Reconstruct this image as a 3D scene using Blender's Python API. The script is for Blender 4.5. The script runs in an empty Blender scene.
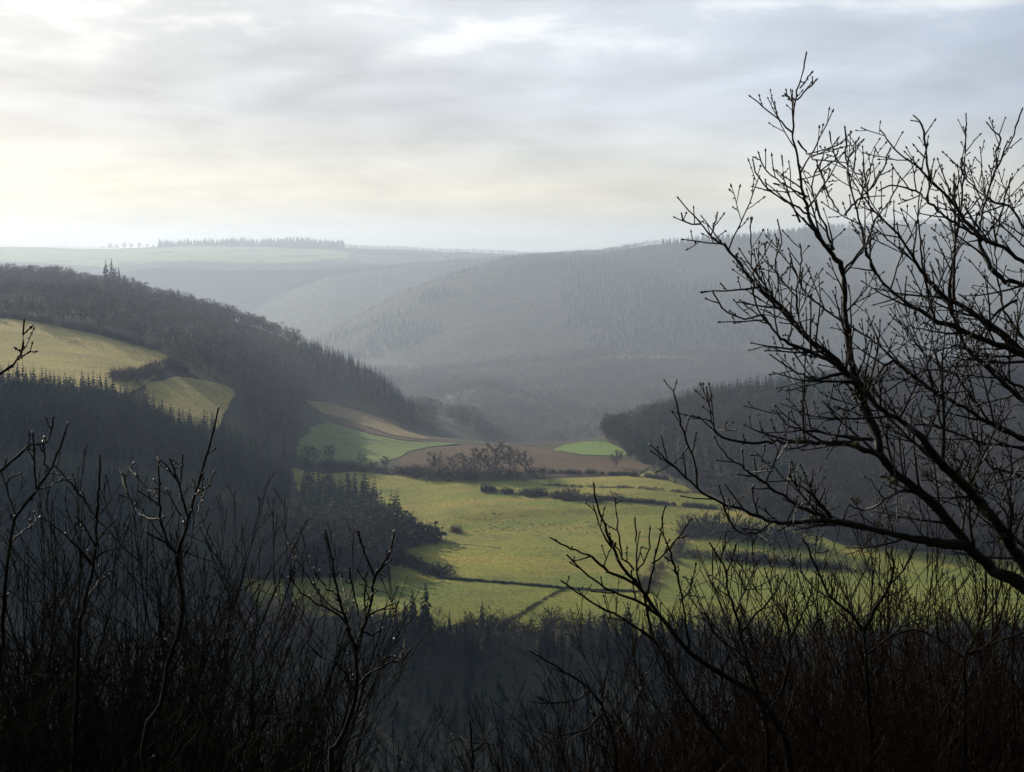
import bpy, math, random
import numpy as np
from mathutils import Vector
from mathutils.geometry import delaunay_2d_cdt

R = math.radians
SC = bpy.context.scene
COL = SC.collection

# ------------------------------------------------------------------ camera
F = 50.0 / 36.0 * 1024.0
PITCH = R(5.14)
CAMZ = 150.0
cam = bpy.data.cameras.new('camera')
cam.lens = 50; cam.sensor_width = 36; cam.clip_start = 0.05; cam.clip_end = 40000
camo = bpy.data.objects.new('camera', cam); COL.objects.link(camo)
camo.location = (0, 0, CAMZ)
camo.rotation_euler = (R(90) - PITCH, 0, 0)
SC.camera = camo

# ------------------------------------------------------------------ sun, sky, exposure
SUN_AZ, SUN_EL = -35.0, 18.5          # degrees; azimuth from the +Y view axis, negative = left
sdir = Vector((math.sin(R(SUN_AZ)) * math.cos(R(SUN_EL)), math.cos(R(SUN_AZ)) * math.cos(R(SUN_EL)), math.sin(R(SUN_EL))))
sl = bpy.data.lights.new('sun', 'SUN'); sl.energy = 5.0; sl.angle = R(0.5); sl.color = (1.0, 0.90, 0.73)
so = bpy.data.objects.new('sun', sl); COL.objects.link(so)
so.rotation_euler = (-sdir).to_track_quat('-Z', 'Y').to_euler()
EXPOSURE = 0.5
SKY_K = 1.0
SC.view_settings.view_transform = 'Standard'; SC.view_settings.look = 'None'
SC.view_settings.exposure = EXPOSURE; SC.view_settings.gamma = 1.0; SC.view_settings.use_curve_mapping = False


def nn(nt, kind, **kw):
    n = nt.nodes.new(kind)
    for k, v in kw.items():
        setattr(n, k, v)
    return n


def mth(nt, op, a, b=None, c=None, clamp=False):
    n = nt.nodes.new('ShaderNodeMath'); n.operation = op; n.use_clamp = clamp
    for i, v in enumerate((a, b, c)):
        if v is None: continue
        if isinstance(v, (int, float)): n.inputs[i].default_value = v
        else: nt.links.new(v, n.inputs[i])
    return n.outputs[0]


def ramp(nt, fac, stops, interp='LINEAR'):
    n = nt.nodes.new('ShaderNodeValToRGB'); cr = n.color_ramp; cr.interpolation = interp
    while len(cr.elements) < len(stops): cr.elements.new(0.5)
    for e, (p, c) in zip(cr.elements, stops):
        e.position = p
        e.color = (c[0], c[1], c[2], 1) if isinstance(c, (tuple, list)) else (c, c, c, 1)
    nt.links.new(fac, n.inputs[0])
    return n.outputs[0]


def mixc(nt, fac, a, b, mode='MIX'):
    n = nt.nodes.new('ShaderNodeMix'); n.data_type = 'RGBA'; n.blend_type = mode
    for s, v in ((n.inputs[0], fac), (n.inputs[6], a), (n.inputs[7], b)):
        if isinstance(v, (int, float)): s.default_value = v
        elif isinstance(v, (tuple, list)): s.default_value = (v[0], v[1], v[2], 1)
        else: nt.links.new(v, s)
    return n.outputs[2]


world = bpy.data.worlds.new('World'); SC.world = world; world.use_nodes = True
nt = world.node_tree; nt.nodes.clear()
out = nn(nt, 'ShaderNodeOutputWorld'); bg = nn(nt, 'ShaderNodeBackground')
nt.links.new(bg.outputs[0], out.inputs[0])
sky = nn(nt, 'ShaderNodeTexSky', sky_type='NISHITA', sun_disc=False)
sky.sun_elevation = R(SUN_EL); sky.sun_rotation = R(SUN_AZ); sky.air_density = 1.2; sky.dust_density = 1.0
tc = nn(nt, 'ShaderNodeTexCoord')
sep = nn(nt, 'ShaderNodeSeparateXYZ'); nt.links.new(tc.outputs['Generated'], sep.inputs[0])
dotn = nn(nt, 'ShaderNodeVectorMath', operation='DOT_PRODUCT'); nt.links.new(tc.outputs['Generated'], dotn.inputs[0])
dotn.inputs[1].default_value = sdir
cs = dotn.outputs['Value']
# clouds: noise on a flat layer seen from below: direction divided by height
el = mth(nt, 'MAXIMUM', sep.outputs[2], 0.0)
inv = mth(nt, 'DIVIDE', 1.0, mth(nt, 'ADD', el, 0.16))
cv = nn(nt, 'ShaderNodeCombineXYZ')
nt.links.new(mth(nt, 'MULTIPLY', sep.outputs[0], inv), cv.inputs[0])
nt.links.new(mth(nt, 'MULTIPLY', sep.outputs[1], inv), cv.inputs[1])
noi = nn(nt, 'ShaderNodeTexNoise'); noi.inputs['Scale'].default_value = 3.0; noi.inputs['Detail'].default_value = 7
noi.inputs['Roughness'].default_value = 0.55; noi.inputs['Distortion'].default_value = 0.15
mp = nn(nt, 'ShaderNodeMapping'); mp.inputs['Location'].default_value = (20, 7, 0); mp.inputs['Scale'].default_value = (1, 1.0, 1)
nt.links.new(cv.outputs[0], mp.inputs[0]); nt.links.new(mp.outputs[0], noi.inputs['Vector'])
cl = noi.outputs[0]
# cloud-lit brightness by angle from the sun; colour by height above the horizon
brt = ramp(nt, mth(nt, 'MULTIPLY_ADD', cs, 0.5, 0.5), [(0.0, 0.06), (0.5, 0.10), (0.68, 0.36), (0.80, 1.08), (0.88, 1.38), (0.95, 1.55), (0.985, 1.95), (1.0, 2.2)])
hue = ramp(nt, mth(nt, 'MULTIPLY', el, 3.0), [(0.0, (0.31, 0.275, 0.19)), (0.06, (0.37, 0.335, 0.245)), (0.13, (0.50, 0.45, 0.335)), (0.20, (0.45, 0.435, 0.395)), (0.30, (0.395, 0.40, 0.425)), (0.5, (0.415, 0.425, 0.45)), (1.0, (0.33, 0.40, 0.50))])
cool = ramp(nt, mth(nt, 'MULTIPLY_ADD', cs, 0.5, 0.5), [(0.78, (0.83, 0.95, 1.13)), (0.89, (0.95, 0.985, 1.03)), (0.97, (1.03, 1.01, 0.95))])
base = mixc(nt, 1.0, mixc(nt, ramp(nt, mth(nt, 'MULTIPLY', el, 3.0), [(0.14, 0.3), (0.34, 1.0)]), hue, cool, 'MULTIPLY'), brt, 'MULTIPLY')
den = ramp(nt, cl, [(0.32, 1.12), (0.48, 1.0), (0.66, 0.85)])
base = mixc(nt, 1.0, base, den, 'MULTIPLY')
gap = ramp(nt, cl, [(0.28, 1.0), (0.47, 0.0)])
gfac = mth(nt, 'MULTIPLY', gap, ramp(nt, mth(nt, 'MULTIPLY', el, 3.0), [(0.36, 0.0), (0.50, 0.30)]))
base = mixc(nt, gfac, base, mixc(nt, 1.0, (1.15, 1.08, 0.9), brt, 'MULTIPLY'))
nsk = mixc(nt, 1.0, sky.outputs[0], (0.06, 0.06, 0.06), 'MULTIPLY')
fin = mixc(nt, 0.88, nsk, base)
nt.links.new(fin, bg.inputs[0]); bg.inputs[1].default_value = SKY_K

cy = SC.cycles
cy.use_denoising = True
cy.max_bounces = 6; cy.diffuse_bounces = 2; cy.glossy_bounces = 2; cy.transmission_bounces = 2; cy.volume_bounces = 0
cy.transparent_max_bounces = 8
cy.sample_clamp_indirect = 3.0

# ------------------------------------------------------------------ small helpers
rng = np.random.default_rng(7)
rnd = random.Random(11)


def tag(o, label=None, cat=None, group=None, kind=None):
    if label: o['label'] = label
    if cat: o['category'] = cat
    if group: o['group'] = group
    if kind: o['kind'] = kind
    return o


def mesh_np(name, V, T, mat, tint=None, smooth=False):
    """triangle mesh from numpy arrays"""
    V = np.ascontiguousarray(V, np.float32); T = np.ascontiguousarray(T, np.int32)
    me = bpy.data.meshes.new(name)
    me.vertices.add(len(V)); me.vertices.foreach_set('co', V.ravel())
    me.loops.add(T.size); me.loops.foreach_set('vertex_index', T.ravel())
    me.polygons.add(len(T)); me.polygons.foreach_set('loop_start', np.arange(0, T.size, 3, dtype=np.int32))
    me.polygons.foreach_set('loop_total', np.full(len(T), 3, np.int32))
    if smooth: me.polygons.foreach_set('use_smooth', np.ones(len(T), bool))
    if tint is not None:
        a = me.attributes.new('tint', 'FLOAT', 'POINT'); a.data.foreach_set('value', np.asarray(tint, np.float32))
    me.update(calc_edges=True)
    me.materials.append(mat)
    return me


def link(name, me, parent=None):
    o = bpy.data.objects.new(name, me); COL.objects.link(o)
    if parent is not None: o.parent = parent
    return o


def empty(name, loc=(0, 0, 0)):
    o = bpy.data.objects.new(name, None); COL.objects.link(o); o.location = loc
    o.empty_display_size = 0.3
    return o


# ------------------------------------------------------------------ materials
def mat_new(name, rough=0.9, spec=0.2):
    m = bpy.data.materials.new(name); m.use_nodes = True
    n = m.node_tree; p = n.nodes['Principled BSDF']
    p.inputs['Roughness'].default_value = rough
    p.inputs['Specular IOR Level'].default_value = spec
    return m, n, p


def wpos(n, scale=(1, 1, 1)):
    g = n.nodes.new('ShaderNodeNewGeometry')
    mpn = n.nodes.new('ShaderNodeMapping'); mpn.inputs['Scale'].default_value = scale
    n.links.new(g.outputs['Position'], mpn.inputs[0])
    return mpn.outputs[0]


def noise(n, scale, detail=4, rough=0.55, vec=None, dist=0.0):
    t = n.nodes.new('ShaderNodeTexNoise')
    t.inputs['Scale'].default_value = scale; t.inputs['Detail'].default_value = detail
    t.inputs['Roughness'].default_value = rough; t.inputs['Distortion'].default_value = dist
    n.links.new(vec if vec is not None else wpos(n), t.inputs['Vector'])
    return t.outputs[0]


def grass_mat(name, a, b, c, bands=0.25, big=0.012, rows=None):
    """three grass tones mixed by patch noise, mowing/terrace bands and tufts"""
    m, n, p = mat_new(name, 0.95, 0.1)
    f1 = noise(n, big, 6, 0.68)
    f2 = noise(n, 0.05, 5, 0.65, wpos(n, (0.22, 1.0, 1.0)))
    f3 = noise(n, 0.55, 4, 0.7)
    col = mixc(n, ramp(n, f1, [(0.36, 0.0), (0.62, 1.0)]), a, b)
    col = mixc(n, mth(n, 'MULTIPLY', ramp(n, f2, [(0.42, 0.0), (0.66, 1.0)]), bands * 2.4), col, c)
    tuft = ramp(n, f3, [(0.3, 0.42), (0.5, 1.0), (0.72, 1.4)])
    f5 = noise(n, 0.028, 6, 0.7, wpos(n, (0.5, 1.0, 1.0)), 0.8)
    col = mixc(n, ramp(n, f5, [(0.52, 0.0), (0.66, 0.55)]), col, (b[0] * 0.6, b[1] * 0.62, b[2] * 0.7))
    col = mixc(n, 1.0, col, tuft, 'MULTIPLY')
    if rows:
        an_, wl, amp_ = rows
        sp = n.nodes.new('ShaderNodeSeparateXYZ'); n.links.new(wpos(n), sp.inputs[0])
        q = mth(n, 'ADD', mth(n, 'MULTIPLY', sp.outputs[0], math.cos(R(an_)) * 6.283 / wl), mth(n, 'MULTIPLY', sp.outputs[1], math.sin(R(an_)) * 6.283 / wl))
        q = mth(n, 'SINE', mth(n, 'ADD', q, mth(n, 'MULTIPLY', noise(n, 0.02, 3), 5.0)))
        q = mth(n, 'MULTIPLY_ADD', q, 0.5, 0.5)
        col = mixc(n, 1.0, col, ramp(n, q, [(0.0, 1.0 - amp_), (0.5, 1.0), (1.0, 1.0 + amp_ * 0.5)]), 'MULTIPLY')
    n.links.new(col, p.inputs['Base Color'])
    bu = n.nodes.new('ShaderNodeBump'); bu.inputs['Strength'].default_value = 0.8; bu.inputs['Distance'].default_value = 0.9
    n.links.new(f3, bu.inputs['Height']); n.links.new(bu.outputs[0], p.inputs['Normal'])
    return m


M_MEADOW = grass_mat('meadow_grass', (0.275, 0.262, 0.034), (0.15, 0.19, 0.026), (0.33, 0.25, 0.05), 0.36)
M_LOWGRASS = grass_mat('green_pasture_grass', (0.195, 0.215, 0.034), (0.25, 0.235, 0.036), (0.13, 0.165, 0.028), 0.34)
M_HILLGRASS = grass_mat('dry_hill_grass', (0.50, 0.385, 0.10), (0.43, 0.345, 0.085), (0.31, 0.235, 0.075), 0.3)
M_GREEN = grass_mat('young_crop', (0.17, 0.23, 0.055), (0.20, 0.235, 0.065), (0.12, 0.17, 0.045), 0.25, 0.012, (72, 9.0, 0.22))
M_BRIGHT = grass_mat('bright_crop', (0.17, 0.26, 0.05), (0.16, 0.235, 0.05), (0.19, 0.26, 0.06), 0.3, 0.02, (60, 8.0, 0.15))
M_STUBBLE = grass_mat('stubble', (0.32, 0.225, 0.10), (0.25, 0.20, 0.075), (0.30, 0.20, 0.10), 0.25)
M_SOIL = grass_mat('ploughed_soil', (0.098, 0.055, 0.026), (0.115, 0.072, 0.032), (0.13, 0.085, 0.042), 0.4, 0.02, (82, 7.0, 0.25))
M_FAR = grass_mat('far_pasture', (0.20, 0.29, 0.035), (0.14, 0.22, 0.03), (0.08, 0.10, 0.04), 0.3, 0.003)
M_FLOOR = grass_mat('woodland_floor', (0.060, 0.052, 0.028), (0.075, 0.058, 0.034), (0.05, 0.058, 0.026), 0.3, 0.02)
M_PINKSOIL = grass_mat('bare_far_soil', (0.23, 0.16, 0.13), (0.2, 0.14, 0.11), (0.22, 0.17, 0.12), 0.2)


def tree_mat(name, a, b, rough=0.8, spec=0.2, big=None):
    """colour spread between a and b by tree (attribute tint + object random)"""
    m, n, p = mat_new(name, rough, spec)
    at = n.nodes.new('ShaderNodeAttribute'); at.attribute_name = 'tint'
    oi = n.nodes.new('ShaderNodeObjectInfo')
    f = mth(n, 'FRACT', mth(n, 'ADD', at.outputs['Fac'], oi.outputs['Random']))
    col = mixc(n, f, a, b)
    f3 = noise(n, 0.9, 3, 0.6)
    col = mixc(n, 1.0, col, ramp(n, f3, [(0.3, 0.7), (0.7, 1.3)]), 'MULTIPLY')
    col = mixc(n, 1.0, col, ramp(n, noise(n, 0.017, 4, 0.6), [(0.38, 0.62), (0.62, 1.35)]), 'MULTIPLY')
    if big:
        f4 = noise(n, 0.006, 3, 0.5)
        col = mixc(n, ramp(n, f4, [(0.42, 0.0), (0.6, 0.8)]), col, big)
    n.links.new(col, p.inputs['Base Color'])
    return m


M_SPRUCE = tree_mat('spruce_needles', (0.013, 0.026, 0.014), (0.050, 0.061, 0.030), 1.0, 0.02)
M_BARE = tree_mat('bare_twigs', (0.05, 0.039, 0.028), (0.155, 0.122, 0.086), 0.8, 0.2, (0.095, 0.066, 0.050))
M_BARK = tree_mat('tree_bark', (0.05, 0.042, 0.032), (0.08, 0.068, 0.05), 0.85, 0.2)
M_SCRUB = tree_mat('scrub_leaves', (0.035, 0.042, 0.020), (0.065, 0.056, 0.03), 0.8, 0.2)
M_BIRCH = tree_mat('yellow_twigs', (0.11, 0.11, 0.035), (0.13, 0.10, 0.05), 0.8, 0.2)


def bark_mat(name, a, b, rough, spec):
    m, n, p = mat_new(name, rough, spec)
    f = noise(n, 9.0, 5, 0.65)
    g = noise(n, 45.0, 3, 0.6)
    col = mixc(n, ramp(n, f, [(0.35, 0.0), (0.65, 1.0)]), a, b)
    col = mixc(n, ramp(n, noise(n, 3.1, 4, 0.6), [(0.60, 0.0), (0.68, 0.55)]), col, (0.05, 0.055, 0.018))
    n.links.new(col, p.inputs['Base Color'])
    bu = n.nodes.new('ShaderNodeBump'); bu.inputs['Strength'].default_value = 0.6; bu.inputs['Distance'].default_value = 0.004
    n.links.new(g, bu.inputs['Height']); n.links.new(bu.outputs[0], p.inputs['Normal'])
    n.links.new(ramp(n, f, [(0.3, rough), (0.7, min(1, rough + 0.3))]), p.inputs['Roughness'])
    return m


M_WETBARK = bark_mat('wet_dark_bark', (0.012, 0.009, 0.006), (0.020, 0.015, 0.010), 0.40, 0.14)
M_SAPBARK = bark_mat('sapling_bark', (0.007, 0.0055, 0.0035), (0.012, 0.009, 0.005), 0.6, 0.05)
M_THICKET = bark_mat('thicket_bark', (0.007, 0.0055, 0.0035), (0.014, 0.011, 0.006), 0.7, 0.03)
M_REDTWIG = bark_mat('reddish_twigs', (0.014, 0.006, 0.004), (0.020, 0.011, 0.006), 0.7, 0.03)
M_BUD = bark_mat('winter_buds', (0.014, 0.008, 0.005), (0.024, 0.012, 0.008), 0.4, 0.2)
M_MOSS = bark_mat('moss', (0.055, 0.06, 0.014), (0.085, 0.085, 0.022), 0.95, 0.05)
M_LEAF = bark_mat('dead_leaf', (0.06, 0.035, 0.018), (0.09, 0.05, 0.022), 0.7, 0.2)
M_ROAD, _n, _p = mat_new('asphalt', 0.95, 0.05)
_n.links.new(mixc(_n, noise(_n, 0.4, 4), (0.05, 0.054, 0.06), (0.085, 0.09, 0.097)), _p.inputs['Base Color'])
M_POST, _n, _p = mat_new('weathered_wood', 0.9, 0.1)
_n.links.new(mixc(_n, noise(_n, 3.0, 4), (0.10, 0.085, 0.07), (0.17, 0.15, 0.12)), _p.inputs['Base Color'])
M_STONE, _n, _p = mat_new('dry_stone', 0.95, 0.1)
_n.links.new(mixc(_n, noise(_n, 1.3, 6, 0.7), (0.05, 0.048, 0.035), (0.13, 0.12, 0.085)), _p.inputs['Base Color'])


# ------------------------------------------------------------------ terrain height
def zrow(row, D):
    return CAMZ - D * np.tan(PITCH + np.arctan((np.asarray(row, float) - 386.0) / F))


NEAR = [(-100, 150.0), (-20, 148.9), (0, 148.3), (1.5, 148.1), (330, -16), (400, -28), (470, -29)]
PROF = {
    -900: [(540, -8), (620, 6), (740, 40), (850, 70), (960, 84), (1100, 105), (1300, 118), (1600, 135), (1750, 120), (2200, -10), (2600, -60)],
    20: [(540, -8), (620, 6), (740, 38), (850, 66), (960, 80), (1100, 101), (1300, 114), (1600, 130), (1750, 110), (2200, -20), (2600, -60)],
    100: [(540, -8), (620, 4), (740, 34), (850, 62), (960, 74), (1100, 91), (1300, 109), (1550, 126), (1750, 95), (2200, -30), (2600, -60)],
    200: [(540, -10), (620, 2), (740, 22), (850, 40), (960, 55), (1010, 65), (1200, 80), (1480, 99), (1700, 65), (2100, -40), (2600, -60)],
    250: [(540, -12), (620, 0), (740, 13), (850, 26), (1000, 47), (1230, 66), (1450, 86), (1650, 55), (2000, -50), (2600, -60)],
    280: [(540, -12), (620, -1), (740, 7), (900, 18), (1000, 25), (1230, 43), (1430, 78), (1620, 45), (1900, -50), (2600, -60)],
    300: [(540, -12), (610, -1), (740, 3), (900, 10), (1000, 14), (1050, 17), (1230, 29), (1420, 70), (1600, 30), (1850, -60), (2600, -65)],
    330: [(540, -12), (590, -2), (740, 1), (900, 5), (1000, 7), (1060, 10), (1230, 25), (1400, 59), (1580, 20), (1800, -65), (2600, -65)],
    378: [(540, -12), (590, -2), (740, 0), (900, 4), (1000, 5), (1080, 8), (1170, 13), (1370, 40), (1520, 5), (1700, -65), (2600, -65)],
    425: [(540, -12), (590, -2), (740, 0), (900, 4), (1000, 5), (1080, 6), (1150, 4), (1250, -5), (1400, -14), (1550, -18), (1700, -45), (1900, -65), (2600, -65)],
    470: [(540, -12), (590, -2), (740, 0), (900, 4), (1000, 5), (1080, 6), (1140, 3), (1250, -12), (1450, -21), (1600, -30), (1750, -60), (2600, -65)],
    520: [(540, -12), (590, -2), (700, 0), (800, 1.5), (900, 3), (1000, 5), (1050, 6), (1120, 4.5), (1200, -15), (1300, -45), (1500, -70), (2600, -70)],
    600: [(540, -12), (590, -2), (700, 0), (850, 2.5), (960, 5), (1060, 7), (1130, 6), (1220, -8), (1330, -45), (1500, -70), (2600, -70)],
    640: [(540, -12), (590, -2), (700, 0), (850, 3), (960, 6), (1060, 8), (1150, 11), (1230, 4), (1350, -40), (1500, -70), (2600, -70)],
    700: [(540, -12), (590, -3), (800, 1), (900, 4), (960, 8), (1100, 20), (1200, 28.5), (1320, 10), (1500, -60), (2600, -70)],
    760: [(540, -12), (590, -4), (760, 0), (850, 4), (1000, 16), (1230, 36), (1380, 10), (1600, -60), (2600, -70)],
    850: [(540, -13), (590, -5), (700, -3), (800, 2), (1000, 18), (1250, 41), (1420, 10), (1650, -60), (2600, -70)],
    1024: [(540, -14), (590, -6), (700, -3), (780, 1), (1000, 24), (1280, 54), (1480, 10), (1750, -60), (2600, -70)],
    1900: [(540, -14), (590, -6), (700, -1), (780, 6), (1000, 40), (1280, 75), (1480, 20), (1750, -60), (2600, -70)],
}
TP = np.arange(-900, 1901, 10.0)
TD = np.arange(-100, 2601, 5.0)
_cols = sorted(PROF)
_tab = np.array([np.interp(TD, *zip(*(NEAR + PROF[c]))) for c in _cols])
TAB = np.empty((len(TP), len(TD)))
for j in range(len(TD)):
    TAB[:, j] = np.interp(TP, _cols, _tab[:, j])


def gsm(a, s, ax):
    k = np.arange(-int(3 * s), int(3 * s) + 1); w = np.exp(-0.5 * (k / s) ** 2); w /= w.sum()
    pad = [(0, 0), (0, 0)]; pad[ax] = (len(k) // 2, len(k) // 2)
    ap = np.pad(a, pad, mode='edge')
    return np.apply_along_axis(lambda v: np.convolve(v, w, 'valid'), ax, ap)


near_part = TAB[:, :].copy()
TAB = gsm(gsm(TAB, 5.0, 1), 1.5, 0)
_keep = np.clip((TD - 5) / 25.0, 0, 1)[None, :]
TAB = near_part * (1 - _keep) + TAB * _keep

_NG = rng.random((64, 64))


def vnoise(x, y, s):
    x = x / s; y = y / s
    xi = np.floor(x).astype(int); yi = np.floor(y).astype(int)
    fx = x - xi; fy = y - yi; fx = fx * fx * (3 - 2 * fx); fy = fy * fy * (3 - 2 * fy)
    g = lambda a, b: _NG[a % 64, b % 64]
    return ((g(xi, yi) * (1 - fx) + g(xi + 1, yi) * fx) * (1 - fy) + (g(xi, yi + 1) * (1 - fx) + g(xi + 1, yi + 1) * fx) * fy) * 2 - 1


RIDGES = [  # px, skyline ground rows, crest distance, front slope
    dict(px=[300, 405, 425, 450, 480, 520, 550, 600, 1900], row=[520, 450, 412, 396, 388, 396, 404, 425, 520], D=[2080] * 9, s=0.3, b=0.3),
    dict(px=[200, 300, 370, 420, 500, 590, 700, 800, 1024, 1900], row=[470, 440, 408, 382, 372, 358, 357, 357, 357, 355],
         D=[2450, 2450, 2500, 2550, 2600, 2620, 2650, 2650, 2650, 2650], s=0.24, b=0.06),
    dict(px=[100, 200, 280, 325, 400, 470, 520, 600, 690, 770, 850, 1024, 1900], row=[460, 420, 360, 336, 297, 272, 261, 253, 242, 235, 228, 219, 200],
         D=[3300, 3320, 3350, 3400, 3550, 3700, 3800, 3900, 4000, 4000, 4000, 4000, 4050], s=0.2, b=0.2),
    dict(px=[-400, 100, 150, 240, 330, 420, 520, 700, 1900], row=[360, 345, 332, 305, 277, 266, 257, 254, 250], D=[4400] * 9, s=0.18, b=0.15),
]


def zfun(x, y):
    x = np.asarray(x, float); y = np.asarray(y, float)
    ye = np.maximum(y, 40.0)
    px = 512 + F * x / ye
    pc = np.clip((px - TP[0]) / 10.0, 0, len(TP) - 1.001); dc = np.clip((y - TD[0]) / 5.0, 0, len(TD) - 1.001)
    i = pc.astype(int); j = dc.astype(int); a = pc - i; b = dc - j
    z = (TAB[i, j] * (1 - a) + TAB[i + 1, j] * a) * (1 - b) + (TAB[i, j + 1] * (1 - a) + TAB[i + 1, j + 1] * a) * b
    for r in RIDGES:
        zc = zrow(np.interp(px, r['px'], r['row']), np.interp(px, r['px'], r['D']))
        Dc = np.interp(px, r['px'], r['D'])
        d = Dc - y
        prof = np.where(d > 0, -r['s'] * (np.sqrt(d * d + 60 ** 2) - 60), -r['b'] * (np.sqrt(d * d + 60 ** 2) - 60))
        z = np.maximum(z, np.where(y > 1300, zc + prof, -200))
    # far plateau
    zc = zrow(np.interp(px, [-900, 0, 100, 160, 340, 430, 520, 1900], [244, 247, 250, 246.5, 246.5, 252, 255, 256]), 5800.0)
    d = 5800.0 - y
    prof = np.where(d > 0, -0.055 * np.minimum(d, 1180) - 0.2 * np.maximum(d - 1180, 0), 0.03 * d)
    z = np.maximum(z, np.where(y > 4500, np.maximum(zc + prof, -80), -200))
    z = z + 2.6 / (1 + np.exp(-np.clip((y - 806 - 0.06 * x - 9 * np.sin(x / 37.0)) / 3.5, -30, 30))) * np.clip((px - 425) / 40, 0, 1) * np.clip((700 - px) / 60, 0, 1) * np.clip((1000 - y) / 120, 0, 1)
    amp = np.clip((y - 60) / 500, 0.06, 1) * np.clip(1.0 + (y - 1100) / 700, 1.0, 3.0)
    rough = np.where((y > 570) & (y < 1090) & (px > 300), 0.45, 1.0)
    z = z + amp * rough * (2.2 * vnoise(x + 31, y, 140.0) + 0.8 * vnoise(x, y + 77, 47.0) + 0.22 * vnoise(x + 5, y, 13.0))
    return z


def ray(px, row):
    dx = (px - 512) / F; dz = -(row - 386) / F
    c, s = math.cos(PITCH), math.sin(PITCH)
    return dx, c + dz * s, -s + dz * c


_t = np.concatenate([np.arange(20, 500, 2.0), np.arange(500, 1800, 1.0), np.arange(1800, 10000, 5.0)])


def hit(px, row, tmin=430.0):
    """where the line of sight through a pixel meets the terrain"""
    dx, dy, dz = ray(px, row)
    y = _t; x = dx / dy * y; zr = CAMZ + dz / dy * y
    g = zfun(x, y)
    ok = np.nonzero((zr <= g) & (y >= tmin))[0]
    k = ok[0] if len(ok) else len(y) - 1
    return x[k], y[k]


def at(px, row, D):
    """point at forward distance D on the line of sight through a pixel"""
    dx, dy, dz = ray(px, row)
    return Vector((dx / dy * D, D, CAMZ + dz / dy * D))


def PD(px, D):
    return ((px - 512) / F * D, D)


# terrain mesh: fan whose apex lies 60 m behind the viewpoint
gu = np.concatenate([np.linspace(-1.0, -0.42, 60)[:-1], np.linspace(-0.42, 0.42, 330), np.linspace(0.42, 1.0, 60)[1:]])
gd = np.concatenate([np.arange(-58, 0, 6.0), np.arange(0, 60, 2.0), np.arange(60, 450, 9.0), np.arange(450, 1450, 5.5),
                     np.arange(1450, 3000, 14.0), np.arange(3000, 4700, 22.0), np.arange(4700, 10500, 60.0)])
GX = gu[:, None] * (gd[None, :] + 60.0); GY = np.broadcast_to(gd[None, :], GX.shape)
GZ = zfun(GX, GY)
V = np.stack([GX, GY, GZ], -1).reshape(-1, 3)
nu, nd = GX.shape
I = np.arange(nu * nd).reshape(nu, nd)
a, b, c, d = I[:-1, :-1].ravel(), I[1:, :-1].ravel(), I[1:, 1:].ravel(), I[:-1, 1:].ravel()
T = np.concatenate([np.stack([a, b, c], 1), np.stack([a, c, d], 1)])
terr = link('terrain', mesh_np('terrain', V, T, M_FLOOR, smooth=True))
tag(terr, 'brown wooded valley sides and hills under all the woods and fields', 'terrain', kind='structure')


# ------------------------------------------------------------------ fields draped on the terrain
def inpoly(x, y, P):
    x = np.asarray(x); y = np.asarray(y); r = np.zeros(x.shape, bool)
    n = len(P)
    for i in range(n):
        x1, y1 = P[i]; x2, y2 = P[(i + 1) % n]
        cnd = ((y1 > y) != (y2 > y)) & (x < (x2 - x1) * (y - y1) / ((y2 - y1) if y2 != y1 else 1e-9) + x1)
        r ^= cnd
    return r


def wobble(P, step, amp):
    out_ = []
    n = len(P)
    for i in range(n):
        p = np.array(P[i]); q = np.array(P[(i + 1) % n]); L = np.linalg.norm(q - p); k = max(1, int(L / step))
        for j in range(k):
            w = p + (q - p) * j / k
            if j: w = w + rng.normal(0, amp, 2)
            out_.append((float(w[0]), float(w[1])))
    return out_


FIELDS = []


def drape(name, poly, mat, label, lift=0.35, step=9.0, amp=0.5, keep=True, cat='field'):
    P = wobble(poly, step, amp)
    xs = [p[0] for p in P]; ys = [p[1] for p in P]
    gx, gy = np.meshgrid(np.arange(min(xs), max(xs), step), np.arange(min(ys), max(ys), step))
    gx = gx.ravel() + rng.uniform(-1, 1, gx.size) * step * 0.2; gy = gy.ravel() + rng.uniform(-1, 1, gy.size) * step * 0.2
    k = inpoly(gx, gy, P)
    vs = [Vector(p) for p in P] + [Vector((float(u), float(v))) for u, v in zip(gx[k], gy[k])]
    n = len(P)
    r = delaunay_2d_cdt(vs, [(i, (i + 1) % n) for i in range(n)], [], 1, 1e-4)
    vv = np.array([[v.x, v.y] for v in r[0]])
    Vz = np.column_stack([vv, zfun(vv[:, 0], vv[:, 1]) + lift])
    tris = [f for f in r[2] if len(f) == 3]
    o = link(name, mesh_np(name, Vz, np.array(tris), mat, smooth=True))
    # face up
    if o.data.polygons and sum(p.normal.z for p in list(o.data.polygons)[:50]) < 0: o.data.flip_normals()
    tag(o, label, cat, kind='structure')
    if keep: FIELDS.append(P)
    return o


def pix(pts):
    return [hit(*p) for p in pts]


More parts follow.
